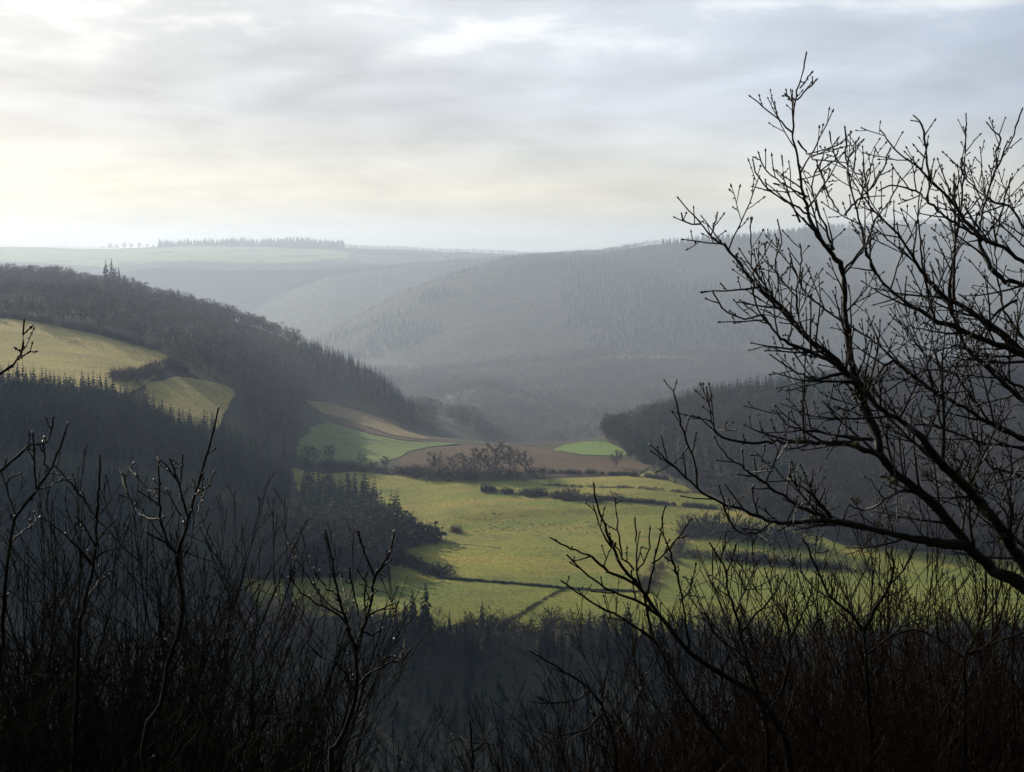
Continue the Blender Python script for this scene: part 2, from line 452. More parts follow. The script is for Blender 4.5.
drape('meadow', [PD(-120, 888), PD(90, 893), PD(125, 905), PD(148, 960)] + pix([(166, 364), (170, 357), (155, 350), (112, 339), (60, 327), (8, 319)]) + [PD(-120, 1120)],
      M_HILLGRASS, 'long yellow hillside meadow above the spruce plantation at the left edge')
drape('meadow', pix([(146, 384), (176, 377), (205, 381), (222, 385), (233, 390), (236, 396), (230, 402)]) + [PD(215, 892), PD(175, 875), PD(150, 885), PD(142, 925)],
      M_HILLGRASS, 'small pale yellow meadow tongue below the long hillside meadow')
main = [hit(292, 468), hit(352, 472), hit(425, 478), hit(540, 480), hit(640, 476)] + [PD(650, 955), PD(690, 890), PD(760, 800), PD(850, 740), PD(1024, 710),
        PD(1150, 710), PD(1150, 590), PD(900, 586), PD(800, 574), PD(720, 586), PD(640, 574), PD(570, 588), PD(520, 576), PD(470, 590), PD(430, 580), PD(360, 600), PD(300, 596), PD(240, 612), PD(235, 640), PD(330, 660)]
drape('meadow', main, M_MEADOW, 'broad olive green pasture across the valley floor, crossed by dark hedges', step=8, amp=0.9)
drape('pasture', [hit(428, 583), hit(480, 586), hit(560, 593), hit(640, 597)] + [PD(640, 577), PD(570, 590), PD(520, 579), PD(470, 592), PD(430, 583), PD(365, 602), PD(330, 604)] + [hit(360, 592)],
      M_LOWGRASS, 'greener strip of pasture below the long low hedge', lift=0.6, step=8, amp=0.9)
drape('pasture', [hit(690, 545), hit(760, 556), hit(860, 566)] + [PD(1024, 690), PD(1150, 690), PD(1150, 592), PD(900, 588), PD(800, 577), PD(720, 588), PD(655, 580)] + [hit(652, 597), hit(672, 570)],
      M_LOWGRASS, 'bright green pasture right of the brown gappy hedge', lift=0.6, step=8, amp=0.9)
drape('stubble_field', pix([(303, 399), (330, 403), (360, 412), (395, 425), (425, 437), (432, 440), (395, 436), (350, 421), (322, 413)]), M_STUBBLE,
      'narrow golden strip of dry grass at the foot of the wooded left hill', step=6)
drape('ploughed_field', pix([(324, 414), (350, 422), (395, 437), (435, 442), (400, 440), (350, 428), (328, 421)]), M_SOIL,
      'thin brown ploughed strip under the golden dry grass strip', step=6)
drape('crop_field', pix([(294, 458), (300, 440), (312, 427), (328, 422), (350, 429), (400, 441), (440, 443), (462, 444), (430, 447), (408, 452), (396, 459), (360, 466), (320, 466)]), M_GREEN,
      'fresh green sloping field left of the brown ploughed field', step=7)
drape('ploughed_field', pix([(398, 460), (410, 453), (432, 448), (466, 446), (520, 447), (552, 450), (580, 457), (625, 459), (650, 466), (640, 474), (540, 477), (430, 474), (405, 468)]), M_SOIL,
      'reddish brown ploughed field on the brow in the middle of the valley', step=7)
drape('crop_field', pix([(553, 450), (566, 445), (585, 442), (606, 442), (622, 449), (628, 455), (618, 456), (580, 455)]), M_BRIGHT,
      'small bright green field below the corner of the right hand wood', step=6)
drape('pasture', [PD(-500, 4650), PD(300, 4670), PD(352, 4980), PD(345, 5400), PD(300, 5620), PD(160, 5735), PD(-500, 5785)], M_FAR,
      'hazy pale green pasture on the far plateau at the skyline', lift=2.0, step=120, amp=16)
drape('bare_field', [PD(600, 2640), PD(690, 2650), PD(680, 2760), PD(640, 2780), PD(605, 2730)], M_PINKSOIL,
      'small pinkish bare field on the hazy far hillside', lift=0.6, step=15)


def strip(name, pts, w, mat, label, lift=0.5, cat='road'):
    c = np.array(pts); n = 60
    s = np.concatenate([[0], np.cumsum(np.linalg.norm(np.diff(c, axis=0), axis=1))])
    q = np.linspace(0, s[-1], n); x = np.interp(q, s, c[:, 0]); y = np.interp(q, s, c[:, 1])
    tx, ty = np.gradient(x), np.gradient(y); L = np.hypot(tx, ty); nx, ny = -ty / L, tx / L
    vs = []
    for k in (-1, -0.33, 0.33, 1):
        X = x + nx * k * w / 2; Y = y + ny * k * w / 2
        vs.append(np.column_stack([X, Y, zfun(X, Y) + lift]))
    V = np.concatenate(vs); T = []
    for k in range(3):
        for i in range(n - 1):
            a, b = k * n + i, k * n + i + 1
            T += [(a, b, b + n), (a, b + n, a + n)]
    o = link(name, mesh_np(name, V, np.array(T), mat, smooth=True))
    tag(o, label, cat, kind='structure')
    return o


strip('road', [PD(438, 1610), PD(440, 1530), PD(445, 1440), PD(454, 1340), PD(466, 1250)], 8.0, M_ROAD, 'pale grey road curving down round the foot of the left hill')


# ------------------------------------------------------------------ tree kits (numpy triangle soups)
def tube_np(pts, rad, sides=3):
    pts = np.asarray(pts, float); n = len(pts); rad = np.asarray(rad, float)
    tg = np.gradient(pts, axis=0); tg /= np.linalg.norm(tg, axis=1)[:, None] + 1e-9
    ref = np.array([0.0, 0, 1.0]) if abs(tg[:, 2]).mean() < 0.9 else np.array([1.0, 0, 0])
    u = np.cross(tg, ref); u /= np.linalg.norm(u, axis=1)[:, None] + 1e-9
    v = np.cross(tg, u)
    an = np.arange(sides) * 2 * np.pi / sides
    ring = pts[:, None, :] + rad[:, None, None] * (np.cos(an)[None, :, None] * u[:, None, :] + np.sin(an)[None, :, None] * v[:, None, :])
    V = ring.reshape(-1, 3)
    i = np.arange(n - 1)[:, None] * sides; j = np.arange(sides)[None, :]; j2 = (j + 1) % sides
    a = (i + j).ravel(); b = (i + j2).ravel(); c = (i + sides + j2).ravel(); d = (i + sides + j).ravel()
    return V, np.concatenate([np.stack([a, b, c], 1), np.stack([a, c, d], 1)])


class Soup:
    def __init__(s): s.V = []; s.T = []; s.n = 0
    def add(s, V, T):
        s.V.append(np.asarray(V, float)); s.T.append(np.asarray(T, int) + s.n); s.n += len(V)
    def get(s): return np.concatenate(s.V), np.concatenate(s.T)


def spruce_kit(g, layers=11, per=8, slim=1.0):
    """unit-height spruce: (crown V,T), (trunk V,T)"""
    S = Soup(); W = 0.19 * slim
    for k in range(layers):
        t = k / (layers - 1); h = 0.10 + 0.86 * t
        r = W * (1 - t) ** 0.85 + 0.012
        m = max(4, int(per * (1 - 0.4 * t)))
        for q in range(m):
            an = 2 * np.pi * (q + g.random()) / m; rr = r * g.uniform(0.6, 1.25)
            dz = -rr * g.uniform(0.25, 0.75); hh = h + g.normal(0, 0.015)
            e = np.array([np.cos(an), np.sin(an), 0]); p = np.array([-e[1], e[0], 0]); w = rr * g.uniform(0.28, 0.5)
            base = np.array([0, 0, hh]); tip = base + e * rr + np.array([0, 0, dz])
            mid = base + e * rr * 0.55 + np.array([0, 0, dz * 0.4 + 0.012])
            S.add([base + np.array([0, 0, 0.03]), mid + p * w, tip, mid - p * w, mid + np.array([0, 0, 0.02 + 0.2 * w])],
                  [(0, 1, 4), (1, 2, 4), (2, 3, 4), (3, 0, 4)])
    S.add([[0.012, 0, 0.93], [-0.01, 0.008, 0.93], [-0.01, -0.008, 0.93], [0, 0, 1.0]], [(0, 1, 3), (1, 2, 3), (2, 0, 3)])
    tr = tube_np([[0, 0, -0.03], [0, 0, 0.3], [0, 0, 0.9]], [0.016, 0.012, 0.003], 5)
    return S.get(), tr


def far_spruce(g):
    S = Soup()
    for k in range(5):
        h = 0.1 + 0.17 * k; r = 0.19 * (1 - k / 5.2); n = 5
        an = 2 * np.pi * (np.arange(n) + g.random(n) * 0.8) / n; rr = r * g.uniform(0.7, 1.25, n)
        V = np.concatenate([np.column_stack([np.cos(an) * rr, np.sin(an) * rr, np.full(n, h) + g.normal(0, 0.02, n)]), [[0, 0, h + 0.27]]])
        S.add(V, [(i, (i + 1) % n, n) for i in range(n)])
    return S.get()


def sliver(S, p, d, L, w, g):
    d = d / (np.linalg.norm(d) + 1e-9); r = np.cross(d, g.normal(size=3)); r /= np.linalg.norm(r) + 1e-9
    q = np.cross(d, r)
    m = p + d * L * 0.5 + r * g.normal(0, 0.1 * L) + q * g.normal(0, 0.1 * L)
    S.add([p - r * w / 2, p + r * w / 2, m, p + d * L], [(0, 1, 2), (0, 2, 3)])


def bare_kit(g, limbs=9, twigs=22, w=0.006, spread=0.33, low=0.16):
    """unit-height leafless tree: (crown), (trunk)"""
    S = Soup()
    lean = g.normal(0, 0.02, 2)
    tp = np.array([[0, 0, -0.03], [0, 0, 0.15], [lean[0], lean[1], 0.4], [lean[0] * 2.2, lean[1] * 2.2, 0.68], [lean[0] * 3, lean[1] * 3, 0.92]])
    tr = tube_np(tp, [0.022, 0.017, 0.013, 0.007, 0.002], 5)
    for k in range(limbs):
        t = low + (0.85 - low) * (k + g.random()) / limbs; an = k * 2.4 + g.random()
        b = np.array([np.interp(t, tp[:, 2], tp[:, 0]), np.interp(t, tp[:, 2], tp[:, 1]), t])
        L = spread * (1.05 - 0.6 * abs(t - 0.45)) * g.uniform(0.75, 1.2)
        up = g.uniform(0.35, 0.9)
        e = np.array([np.cos(an), np.sin(an), up]); e /= np.linalg.norm(e)
        pts = [b, b + e * L * 0.4 + g.normal(0, 0.02, 3), b + e * L * 0.75 + np.array([0, 0, 0.04]) + g.normal(0, 0.02, 3), b + e * L + np.array([0, 0, 0.09])]
        pts[3][2] = min(pts[3][2], 0.97)
        V, T = tube_np(pts, [0.009, 0.006, 0.004, 0.0015], 3); S.add(V, T)
        for j in range(twigs):
            s = g.uniform(0.25, 1.0)
            p = np.array([np.interp(s, [0, 0.4, 0.75, 1], [q[i] for q in pts]) for i in range(3)])
            dv = e * 0.5 + g.normal(0, 0.65, 3) + np.array([0, 0, 0.45])
            sliver(S, p, dv, g.uniform(0.06, 0.17), w * g.uniform(0.7, 1.5), g)
    for k in range(limbs * 16):
        d = g.normal(size=3); d /= np.linalg.norm(d); r = g.random() ** 0.4
        p = np.array([0, 0, 0.56]) + d * r * np.array([spread * 1.05, spread * 1.05, 0.36])
        sliver(S, p, d * 0.6 + np.array([0, 0, 0.6]) + g.normal(0, 0.4, 3), g.uniform(0.07, 0.16), w * g.uniform(0.6, 1.3), g)
    return S.get(), tr


def bare_soft(g, n=60, w=0.016, spread=0.26):
    """lighter leafless tree for a distant wood: trunk, a few limbs, many twig sprays"""
    S = Soup()
    V, T = tube_np([[0, 0, -0.02], [0, 0, 0.45], [g.normal(0, .02), g.normal(0, .02), 0.9]], [0.02, 0.014, 0.003], 3); S.add(V, T)
    for k in range(n):
        an = g.uniform(0, 2 * np.pi); t = g.uniform(0.3, 0.86); r = spread * g.random() ** 0.35 * math.sqrt(max(0.02, 1 - ((t - 0.52) / 0.42) ** 2))
        p = np.array([np.cos(an) * r, np.sin(an) * r, t])
        d = np.array([np.cos(an) * .6, np.sin(an) * .6, 0.9]) + g.normal(0, 0.5, 3)
        sliver(S, p, d, g.uniform(0.12, 0.24), w * g.uniform(0.6, 1.5), g)
    return S.get()


def shrub_kit(g, n=150, w=0.03, leaf=True):
    """unit-size bush: dome of twigs and small leaf faces"""
    S = Soup()
    for k in range(9):
        an = g.uniform(0, 6.28); e = np.array([np.cos(an) * .45, np.sin(an) * .45, g.uniform(.5, .95)])
        V, T = tube_np([[0, 0, -0.05], e * 0.5 + g.normal(0, .04, 3), e], [0.02, 0.012, 0.004], 3); S.add(V, T)
    for k in range(n):
        d = g.normal(size=3); d[2] = abs(d[2]); d /= np.linalg.norm(d); r = g.uniform(0.3, 1.0) ** 0.5
        p = d * r * np.array([0.55, 0.55, 0.85]) * (0.85 + 0.25 * np.sin(3 * np.arctan2(d[1], d[0]) + 5 * d[2]))
        if leaf:
            a = g.normal(size=3); a /= np.linalg.norm(a); b_ = np.cross(a, g.normal(size=3)); b_ /= np.linalg.norm(b_) + 1e-9
            s = g.uniform(0.05, 0.1)
            S.add([p - a * s, p + b_ * s * .7, p + a * s, p - b_ * s * .7], [(0, 1, 2), (0, 2, 3)])
        else:
            sliver(S, p, d + g.normal(0, .5, 3) + np.array([0, 0, .4]), g.uniform(.15, .3), w, g)
    return S.get()


def merge(kits, X, Y, H, name, mat, wid=None, dz=0.0):
    """one mesh out of many placed kit copies; tint per tree"""
    n = len(X); Z = zfun(X, Y) - 0.2 + dz
    idx = rng.integers(0, len(kits), n); an = rng.uniform(0, 2 * np.pi, n)
    wid = H if wid is None else wid
    tint = rng.random(n)
    Vs, Ts, As = [], [], []; off = 0
    for k, (v, t) in enumerate(kits):
        s = np.nonzero(idx == k)[0]
        if not len(s): continue
        c, q = np.cos(an[s])[:, None], np.sin(an[s])[:, None]
        w = (wid[s] * rng.uniform(0.85, 1.2, len(s)))[:, None]
        x = (v[None, :, 0] * c - v[None, :, 1] * q) * w + X[s][:, None]
        y = (v[None, :, 0] * q + v[None, :, 1] * c) * w + Y[s][:, None]
        z = v[None, :, 2] * H[s][:, None] + Z[s][:, None]
        P = np.stack([x, y, z], -1).reshape(-1, 3)
        Tt = (t[None, :, :] + (np.arange(len(s)) * len(v))[:, None, None]).reshape(-1, 3) + off
        Vs.append(P); Ts.append(Tt); As.append(np.repeat(tint[s], len(v))); off += len(P)
    return mesh_np(name, np.concatenate(Vs), np.concatenate(Ts), mat, np.concatenate(As))


G = np.random.default_rng(21)
K_SPR = [spruce_kit(G, 12, 9, G.uniform(.8, 1.1)) for _ in range(6)]
K_SPR_MID = [spruce_kit(G, 9, 6, G.uniform(.8, 1.1)) for _ in range(6)]
K_SPR_FAR = [far_spruce(G) for _ in range(6)]
K_BARE = [bare_kit(G, 11, 38, 0.0095, G.uniform(.28, .38)) for _ in range(6)]
K_BARE_MID = [bare_kit(G, 7, 14, 0.014, G.uniform(.28, .36)) for _ in range(6)]
K_SOFT = [bare_soft(G) for _ in range(8)]
K_SOFT_FAR = [bare_soft(G, 22, 0.034, 0.34) for _ in range(8)]
K_SHRUB = [shrub_kit(G) for _ in range(5)]
K_TWIGSHRUB = [shrub_kit(G, 130, 0.02, False) for _ in range(5)]


def scatter(poly_pd, spacing, fields=True, jit=0.42):
    """jittered-grid tree positions inside a (column, distance) polygon"""
    Ps = [(p[0], p[1]) for p in poly_pd]
    x0 = min((p[0] - 512) / F * p[1] for p in Ps); x1 = max((p[0] - 512) / F * p[1] for p in Ps)
    y0 = min(p[1] for p in Ps); y1 = max(p[1] for p in Ps)
    gx, gy = np.meshgrid(np.arange(x0 - 5, x1 + 5, spacing), np.arange(y0, y1, spacing))
    gx = gx + (np.arange(gx.shape[0]) % 2)[:, None] * spacing / 2
    gx = gx.ravel() + rng.uniform(-jit, jit, gx.size) * spacing; gy = gy.ravel() + rng.uniform(-jit, jit, gy.size) * spacing
    px = 512 + F * gx / gy
    k = inpoly(px, gy, Ps)
    if fields:
        for f in FIELDS: k &= ~inpoly(gx, gy, f)
    return gx[k], gy[k]


def woods(name, mesh, label):
    return tag(link(name, mesh), label, 'wood', kind='stuff')


# far woods (each reads as one mass)
X, Y = scatter([(180, 3250), (330, 3000), (450, 2850), (1250, 2780), (1250, 4080), (690, 4080), (520, 3880), (400, 3630), (300, 3430), (240, 3390)], 14.5)
mixn = vnoise(X, Y, 260.0) + 0.5 * vnoise(X + 99, Y, 90.0)
con = mixn > 0.34
woods('woods', merge(K_SOFT_FAR, X[~con], Y[~con], rng.uniform(12, 17, (~con).sum()), 'woods', M_BARE), 'hazy blue grey leafless wood covering the big far hill on the right')
woods('spruce_woods', merge(K_SPR_FAR, X[con], Y[con], rng.uniform(13, 19, con.sum()), 'spruce_woods', M_SPRUCE), 'darker spruce stands among the leafless wood on the big far hill')
X, Y = scatter([(110, 3750), (300, 3550), (640, 3850), (640, 4500), (120, 4500)], 17)
woods('woods', merge(K_SOFT_FAR, X, Y, rng.uniform(13, 18, len(X)), 'woods', M_BARE), 'palest wooded spur behind the left hill, lost in haze')
X, Y = scatter([(-100, 4250), (560, 4450), (560, 4600), (-100, 4610)], 21)
woods('woods', merge(K_SOFT_FAR, X, Y, rng.uniform(14, 20, len(X)), 'woods', M_BARE), 'faint woods on the slope below the far plateau pasture')
X, Y = scatter([(160, 5740), (345, 5600), (345, 5960), (160, 5920)], 15)
woods('spruce_woods', merge(K_SPR_FAR, X, Y, rng.uniform(14, 34, len(X)) * (1 + 0.25 * vnoise(X, Y, 70.0)), 'spruce_woods', M_SPRUCE), 'dark belt of conifers along the far plateau skyline')
X, Y = scatter([(345, 5150), (640, 5200), (640, 5920), (345, 5920)], 20)
woods('woods', merge(K_SOFT_FAR, X, Y, rng.uniform(13, 19, len(X)), 'woods', M_BARE), 'low hazy wood where the far plateau dips behind the hills')
X, Y = scatter([(-100, 5790), (120, 5790), (120, 5910), (-100, 5910)], 19)
woods('woods', merge(K_SOFT_FAR, X, Y, rng.uniform(10, 17, len(X)), 'woods', M_BARE), 'faint line of trees on the far skyline at the left edge')
X, Y = scatter([(418, 1330), (440, 1290), (470, 1400), (560, 1480), (1250, 1480), (1250, 2250), (330, 2250), (360, 1850), (405, 1700)], 11)
k = ~((np.abs(512 + F * X / Y - np.interp(Y, [1250, 1340, 1440, 1530, 1610], [466, 454, 445, 440, 438])) < 8) & (Y < 1620))
pxw = 512 + F * X / Y
k &= ~((Y < 1620) & (pxw > 436) & (pxw < 470) & (pxw < np.interp(Y, [1250, 1340, 1440, 1530, 1610], [466, 454, 445, 440, 438]) + 9))
X, Y = X[k], Y[k]
woods('woods', merge(K_SOFT, X, Y, rng.uniform(7, 19, len(X)) * (1 + 0.35 * vnoise(X, Y, 40.0)), 'woods', M_BARE), 'leafless brown grey wood on the low shoulder beyond the ploughed brow')

X, Y = scatter([(330, 2250), (1250, 2250), (1250, 2820), (470, 2820), (330, 2650)], 11.5)
woods('woods', merge(K_SOFT, X, Y, rng.uniform(11, 18, len(X)), 'woods', M_BARE), 'hazy leafless wood crowning the shoulder below the big far hill')
# left hill wood
X, Y = scatter([(-140, 1060), (40, 1060), (100, 1060), (150, 1050), (182, 1005), (240, 1000), (247, 905), (290, 890), (294, 990), (299, 1090), (305, 1190), (330, 1250), (400, 1185), (418, 1220),
                (412, 1420), (330, 1480), (200, 1560), (100, 1640), (-140, 1690)], 9.2)
px = 512 + F * X / Y
con = ((px > 300) & (Y > 1275 - 0.2 * (px - 300)) & (px < 418)) | (vnoise(X, Y, 70.0) > 0.62)
W1 = (X[~con], Y[~con]); W1C = (X[con], Y[con])
woods('woods', merge(K_SOFT, W1[0], W1[1], rng.uniform(8, 18, len(W1[0])) * (1 + 0.25 * vnoise(W1[0], W1[1], 45.0)), 'woods', M_BARE), 'leafless grey wood over the crest of the left hill above the yellow meadow')
woods('spruce_woods', merge(K_SPR_MID_ if False else [k_[0] for k_ in K_SPR_MID], W1C[0], W1C[1], rng.uniform(10, 16, len(W1C[0])), 'spruce_woods', M_SPRUCE),
      'dark spruce stand along the falling right end of the left hill crest')

# right hand wood (nearest trees become trees of their own)
RX, RY = scatter([(603, 1105), (612, 1060), (642, 965), (690, 885), (760, 795), (850, 735), (1024, 705), (1250, 705), (1250, 1350), (850, 1310), (700, 1260), (640, 1200), (606, 1170)], 7.5)
rh = rng.uniform(9, 18, len(RX))
rpx = 512 + F * RX / RY
# plantations
EDX, EDY = scatter([(170, 590), (340, 556), (1100, 556), (1100, 588), (340, 592), (300, 606), (220, 640), (170, 640)], 4.2, fields=True)
P1X, P1Y = scatter([(-80, 768), (285, 775), (290, 880), (235, 892), (175, 874), (140, 892), (90, 892), (-80, 887)], 4.6)
P2X, P2Y = scatter([(-80, 600), (225, 602), (255, 640), (300, 655), (300, 745), (285, 752), (-80, 748)], 4.8)
EX, EY = scatter([(255, 640), (300, 655), (385, 655), (402, 700), (406, 790), (388, 835), (352, 885), (300, 885), (286, 770)], 6.0, fields=False)
BX, BY = scatter([(-80, 440), (1150, 440), (1150, 575), (700, 568), (520, 566), (430, 572), (300, 582), (200, 596), (-80, 600)], 6.3)

# ---- spruces: the nearest in view are things, the rest one mass
sx = np.concatenate([P1X, P2X]); sy = np.concatenate([P1Y, P2Y])
sh = np.concatenate([rng.uniform(9, 16, len(P1X)) * (1 + 0.15 * vnoise(P1X, P1Y, 20.0)), rng.uniform(9, 17, len(P2X)) * (1 + 0.15 * vnoise(P2X, P2Y, 20.0))])
en = rng.random(len(EX)); econ = (en < 0.55)
bn = vnoise(BX, BY, 60.0) + rng.normal(0, 0.35, len(BX)); bcon = bn > -0.25
BX = np.concatenate([BX, EDX]); BY = np.concatenate([BY, EDY])
bcon = np.concatenate([bcon, (vnoise(EDX, EDY, 18.0) + rng.normal(0, .3, len(EDX))) > 0.1])
sx = np.concatenate([sx, EX[econ], BX[bcon]]); sy = np.concatenate([sy, EY[econ], BY[bcon]])
sh = np.concatenate([sh, rng.uniform(14, 20, econ.sum()), rng.uniform(6, 17, bcon.sum()) * (0.8 + 0.5 * vnoise(BX[bcon], BY[bcon], 17.0))])
spx = 512 + F * sx / sy
grp = np.concatenate([np.zeros(len(P1X)), np.ones(len(P2X)), np.full(econ.sum(), 2), np.full(bcon.sum(), 3)]).astype(int)
view = (spx > 0) & (spx < 1024)
front = np.where(view, sy, 1e9)
order = np.argsort(front)
# those the photo shows best: top of the valley bottom wood and the front and edge rows of the plantation
score = np.where(grp == 3, np.where((spx > 380) & (spx < 700), sy * -1.0 + 300, 900), np.where(grp == 2, 200 + sy * 0.1, np.where(grp == 1, 640 + (sy - 640) * 2.0, 2000)))
score = np.where(view, score, 1e9)
order = np.argsort(score)[:285]
pick = np.zeros(len(sx), bool); pick[order] = True
SPR_LAB = {
    1: ('dark spruce in the front rows of the shaded plantation behind the left saplings', 'spruces of the lower left plantation'),
    2: ('dark spruce in the rounded wood corner that juts into the pasture', 'spruces of the wood corner in the pasture'),
    3: ('almost black spruce in the deep shade of the valley bottom wood', 'spruces of the valley bottom wood'),
    0: ('dark spruce in the upper plantation under the yellow meadow', 'spruces of the upper plantation')}
spr_me = [(mesh_np('crown', *k_[0], M_SPRUCE), mesh_np('trunk', *k_[1], M_BARK)) for k_ in K_SPR]


def tree_thing(name, kit, x, y, h, w, label, cat, group):
    e = empty(name, (x, y, float(zfun(x, y)) - 0.2)); e.scale = (w, w, h); e.rotation_euler = (0, 0, rnd.uniform(0, 6.28))
    tag(e, label, cat, group)
    link('trunk', kit[1], e); link('crown', kit[0], e)
    return e


for i in np.nonzero(pick)[0]:
    lab, gr_ = SPR_LAB[int(grp[i])]
    tree_thing('spruce_tree', spr_me[rnd.randrange(6)], float(sx[i]), float(sy[i]), float(sh[i]), float(sh[i] * rnd.uniform(.85, 1.15)), lab, 'spruce', gr_)
rest = ~pick
for g_, lab in ((0, 'upper spruce plantation below the yellow hillside meadow'), (1, 'lower shaded spruce plantation on the left slope behind the saplings'),
                (3, 'shaded spruces filling the dark valley bottom')):
    s = rest & ((grp == g_) | ((g_ == 1) & (grp == 2)))
    if s.any(): woods('spruce_woods', merge([k_[0] for k_ in (K_SPR_MID if g_ != 0 else K_SPR_MID)], sx[s], sy[s], sh[s], 'spruce_woods', M_SPRUCE), lab)


def spot(name, kit, px_, row_, hpx, label, cat='spruce', wf=1.0, D=None, group=None):
    """a tree of its own: base seen (or worked out) at a pixel, height in pixels"""
    x, y = hit(px_, row_) if D is None else PD(px_, D)
    h = hpx / F * y
    return tree_thing(name, kit, float(x), float(y), h, h * wf, label, cat, group)


spot('spruce_tree', spr_me[0], 424, 0, 58, 'tallest black spruce standing against the sunlit pasture at its lower edge', D=575, wf=1.15)
spot('spruce_tree', spr_me[1], 411, 0, 56, 'slim dark spruce close on the left of the tallest pasture edge spruce', D=572, wf=0.9)
spot('spruce_tree', spr_me[2], 487, 0, 36, 'small pointed spruce at the pasture edge under yellowish bushes', D=565, wf=1.0)
spot('spruce_tree', spr_me[3], 546, 0, 40, 'broad dark spruce below the end of the diagonal field track', D=560, wf=1.35)
spot('spruce_tree', spr_me[4], 630, 0, 44, 'dark spruce behind the branching sapling at the pasture edge', D=568, wf=1.25)
spot('spruce_tree', spr_me[5], 284, 0, 48, 'lone spruce in the sunlit pasture corner left of the bare forked sapling', D=612, wf=0.9)
for i, (p_, dpt, hp) in enumerate([(107, 1560, 30), (113, 1565, 33), (120, 1560, 26), (117, 1550, 25), (125, 1555, 20)]):
    spot('spruce_tree', spr_me[i], p_, 0, hp, 'tall dark spruce in the clump that breaks the left hill skyline', D=dpt, wf=1.1, group='spruces of the skyline clump')

# ---- bare trees
bare_me = [(mesh_np('crown', *k_[0], M_BARE), mesh_np('trunk', *k_[1], M_BARK)) for k_ in K_BARE]
birch_me = [(mesh_np('crown', *k_[0], M_BIRCH), bare_me[i][1]) for i, k_ in enumerate(K_BARE)]
led = np.interp(rpx, [600, 612, 642, 690, 760, 850, 1024, 1250], [1105, 1060, 975, 890, 800, 740, 710, 710])
rpick = (RY < led + 16) & (rpx < 1010) & (rpx > 600) | ((rpx < 625) & (RY < 1150))
rsel = np.nonzero(rpick)[0][:170]
rpick[:] = False; rpick[rsel] = True
for i in rsel:
    tree_thing('bare_tree', bare_me[rnd.randrange(6)], float(RX[i]), float(RY[i]), float(rh[i]), float(rh[i]) * 1.1,
               'leafless grey brown tree along the edge of the wood right of the ploughed field', 'tree', 'trees at the edge of the right hand wood')
q = ~rpick; rc = q & (vnoise(RX, RY, 80) > 0.45)
woods('woods', merge([k_[0] for k_ in K_BARE_MID], RX[q & ~rc], RY[q & ~rc], rh[q & ~rc], 'woods', M_BARE), 'leafless brown wood on the low hill behind the big right hand branches')
woods('spruce_woods', merge([k_[0] for k_ in K_SPR_MID], RX[rc], RY[rc], rh[rc] * 1.05, 'spruce_woods', M_SPRUCE), 'dark conifers mixed into the right hand wood')
for ok, lab, gr_ in ((~econ, 'leafless tree in the rounded wood corner that juts into the pasture', 'bare trees of the wood corner in the pasture'),):
    for x, y in list(zip(EX[ok], EY[ok]))[:70]:
        h = rnd.uniform(13, 18)
        tree_thing('bare_tree', bare_me[rnd.randrange(6)], float(x), float(y), h, h * 1.15, lab, 'tree', gr_)
bb = np.nonzero(~bcon)[0]
woods('woods', merge([k_[0] for k_ in K_BARE_MID], BX[bb], BY[bb], rng.uniform(5, 13, len(bb)), 'woods', M_BARE), 'dim leafless trees between the spruces in the valley bottom')
for p_ in (463, 470, 478, 492, 500, 509, 517, 528, 536, 300, 312, 322):
    h = rnd.uniform(7, 12)
    x, y = PD(p_, rnd.uniform(566, 580) + (25 if p_ < 330 else 0))
    tree_thing('bare_tree', birch_me[rnd.randrange(6)], float(x), float(y), h, h * 0.9, 'thin yellowish leafless tree at the lower edge of the sunlit pasture', 'tree', 'thin trees along the lower pasture edge')

for i, (p_, r_, hp, lab) in enumerate([
        (436, 476, 24, 'small bare tree at the left end of the hedge clump before the ploughed field'),
        (452, 478, 22, 'round topped bare tree in the left part of the hedge clump'),
        (466, 477, 23, 'low bare tree in the middle of the hedge clump'),
        (480, 476, 28, 'bare tree just left of the broadest tree of the hedge clump'),
        (496, 476, 33, 'broadest bare tree in the hedge clump before the ploughed field'),
        (510, 475, 29, 'bare tree just right of the broadest tree of the hedge clump'),
        (526, 475, 24, 'small bare tree at the right end of the hedge clump'),
        (306, 462, 17, 'small bare tree at the left end of the hedge under the green field'),
        (315, 462, 15, 'smaller bare tree second from the left end of the hedge under the green field'),
        (329, 463, 18, 'bare tree standing over the hedge under the green field'),
        (362, 466, 13, 'little bare tree in the hedge at the top of the yellow pasture'),
        (385, 469, 13, 'little bare tree near the middle of the hedge under the green field'),
        (616, 468, 18, 'lone bare tree at the right end of the ploughed field'),
        (372, 505, 16, 'pale bare tree above the rounded bushes of the wood corner')]):
    spot('bare_tree', bare_me[i % 6], p_, r_, hp, lab, 'tree', 1.25)
# far single trees on the plateau
for i, p_ in enumerate((112, 119, 126, 133, 141, 149, 155)):
    x, y = PD(p_, 5745); h = rnd.uniform(16, 32)
    tree_thing('bare_tree', bare_me[i % 6], x, y, h, h, 'tiny tree in the broken row on the far plateau skyline', 'tree', 'row of trees on the far plateau')

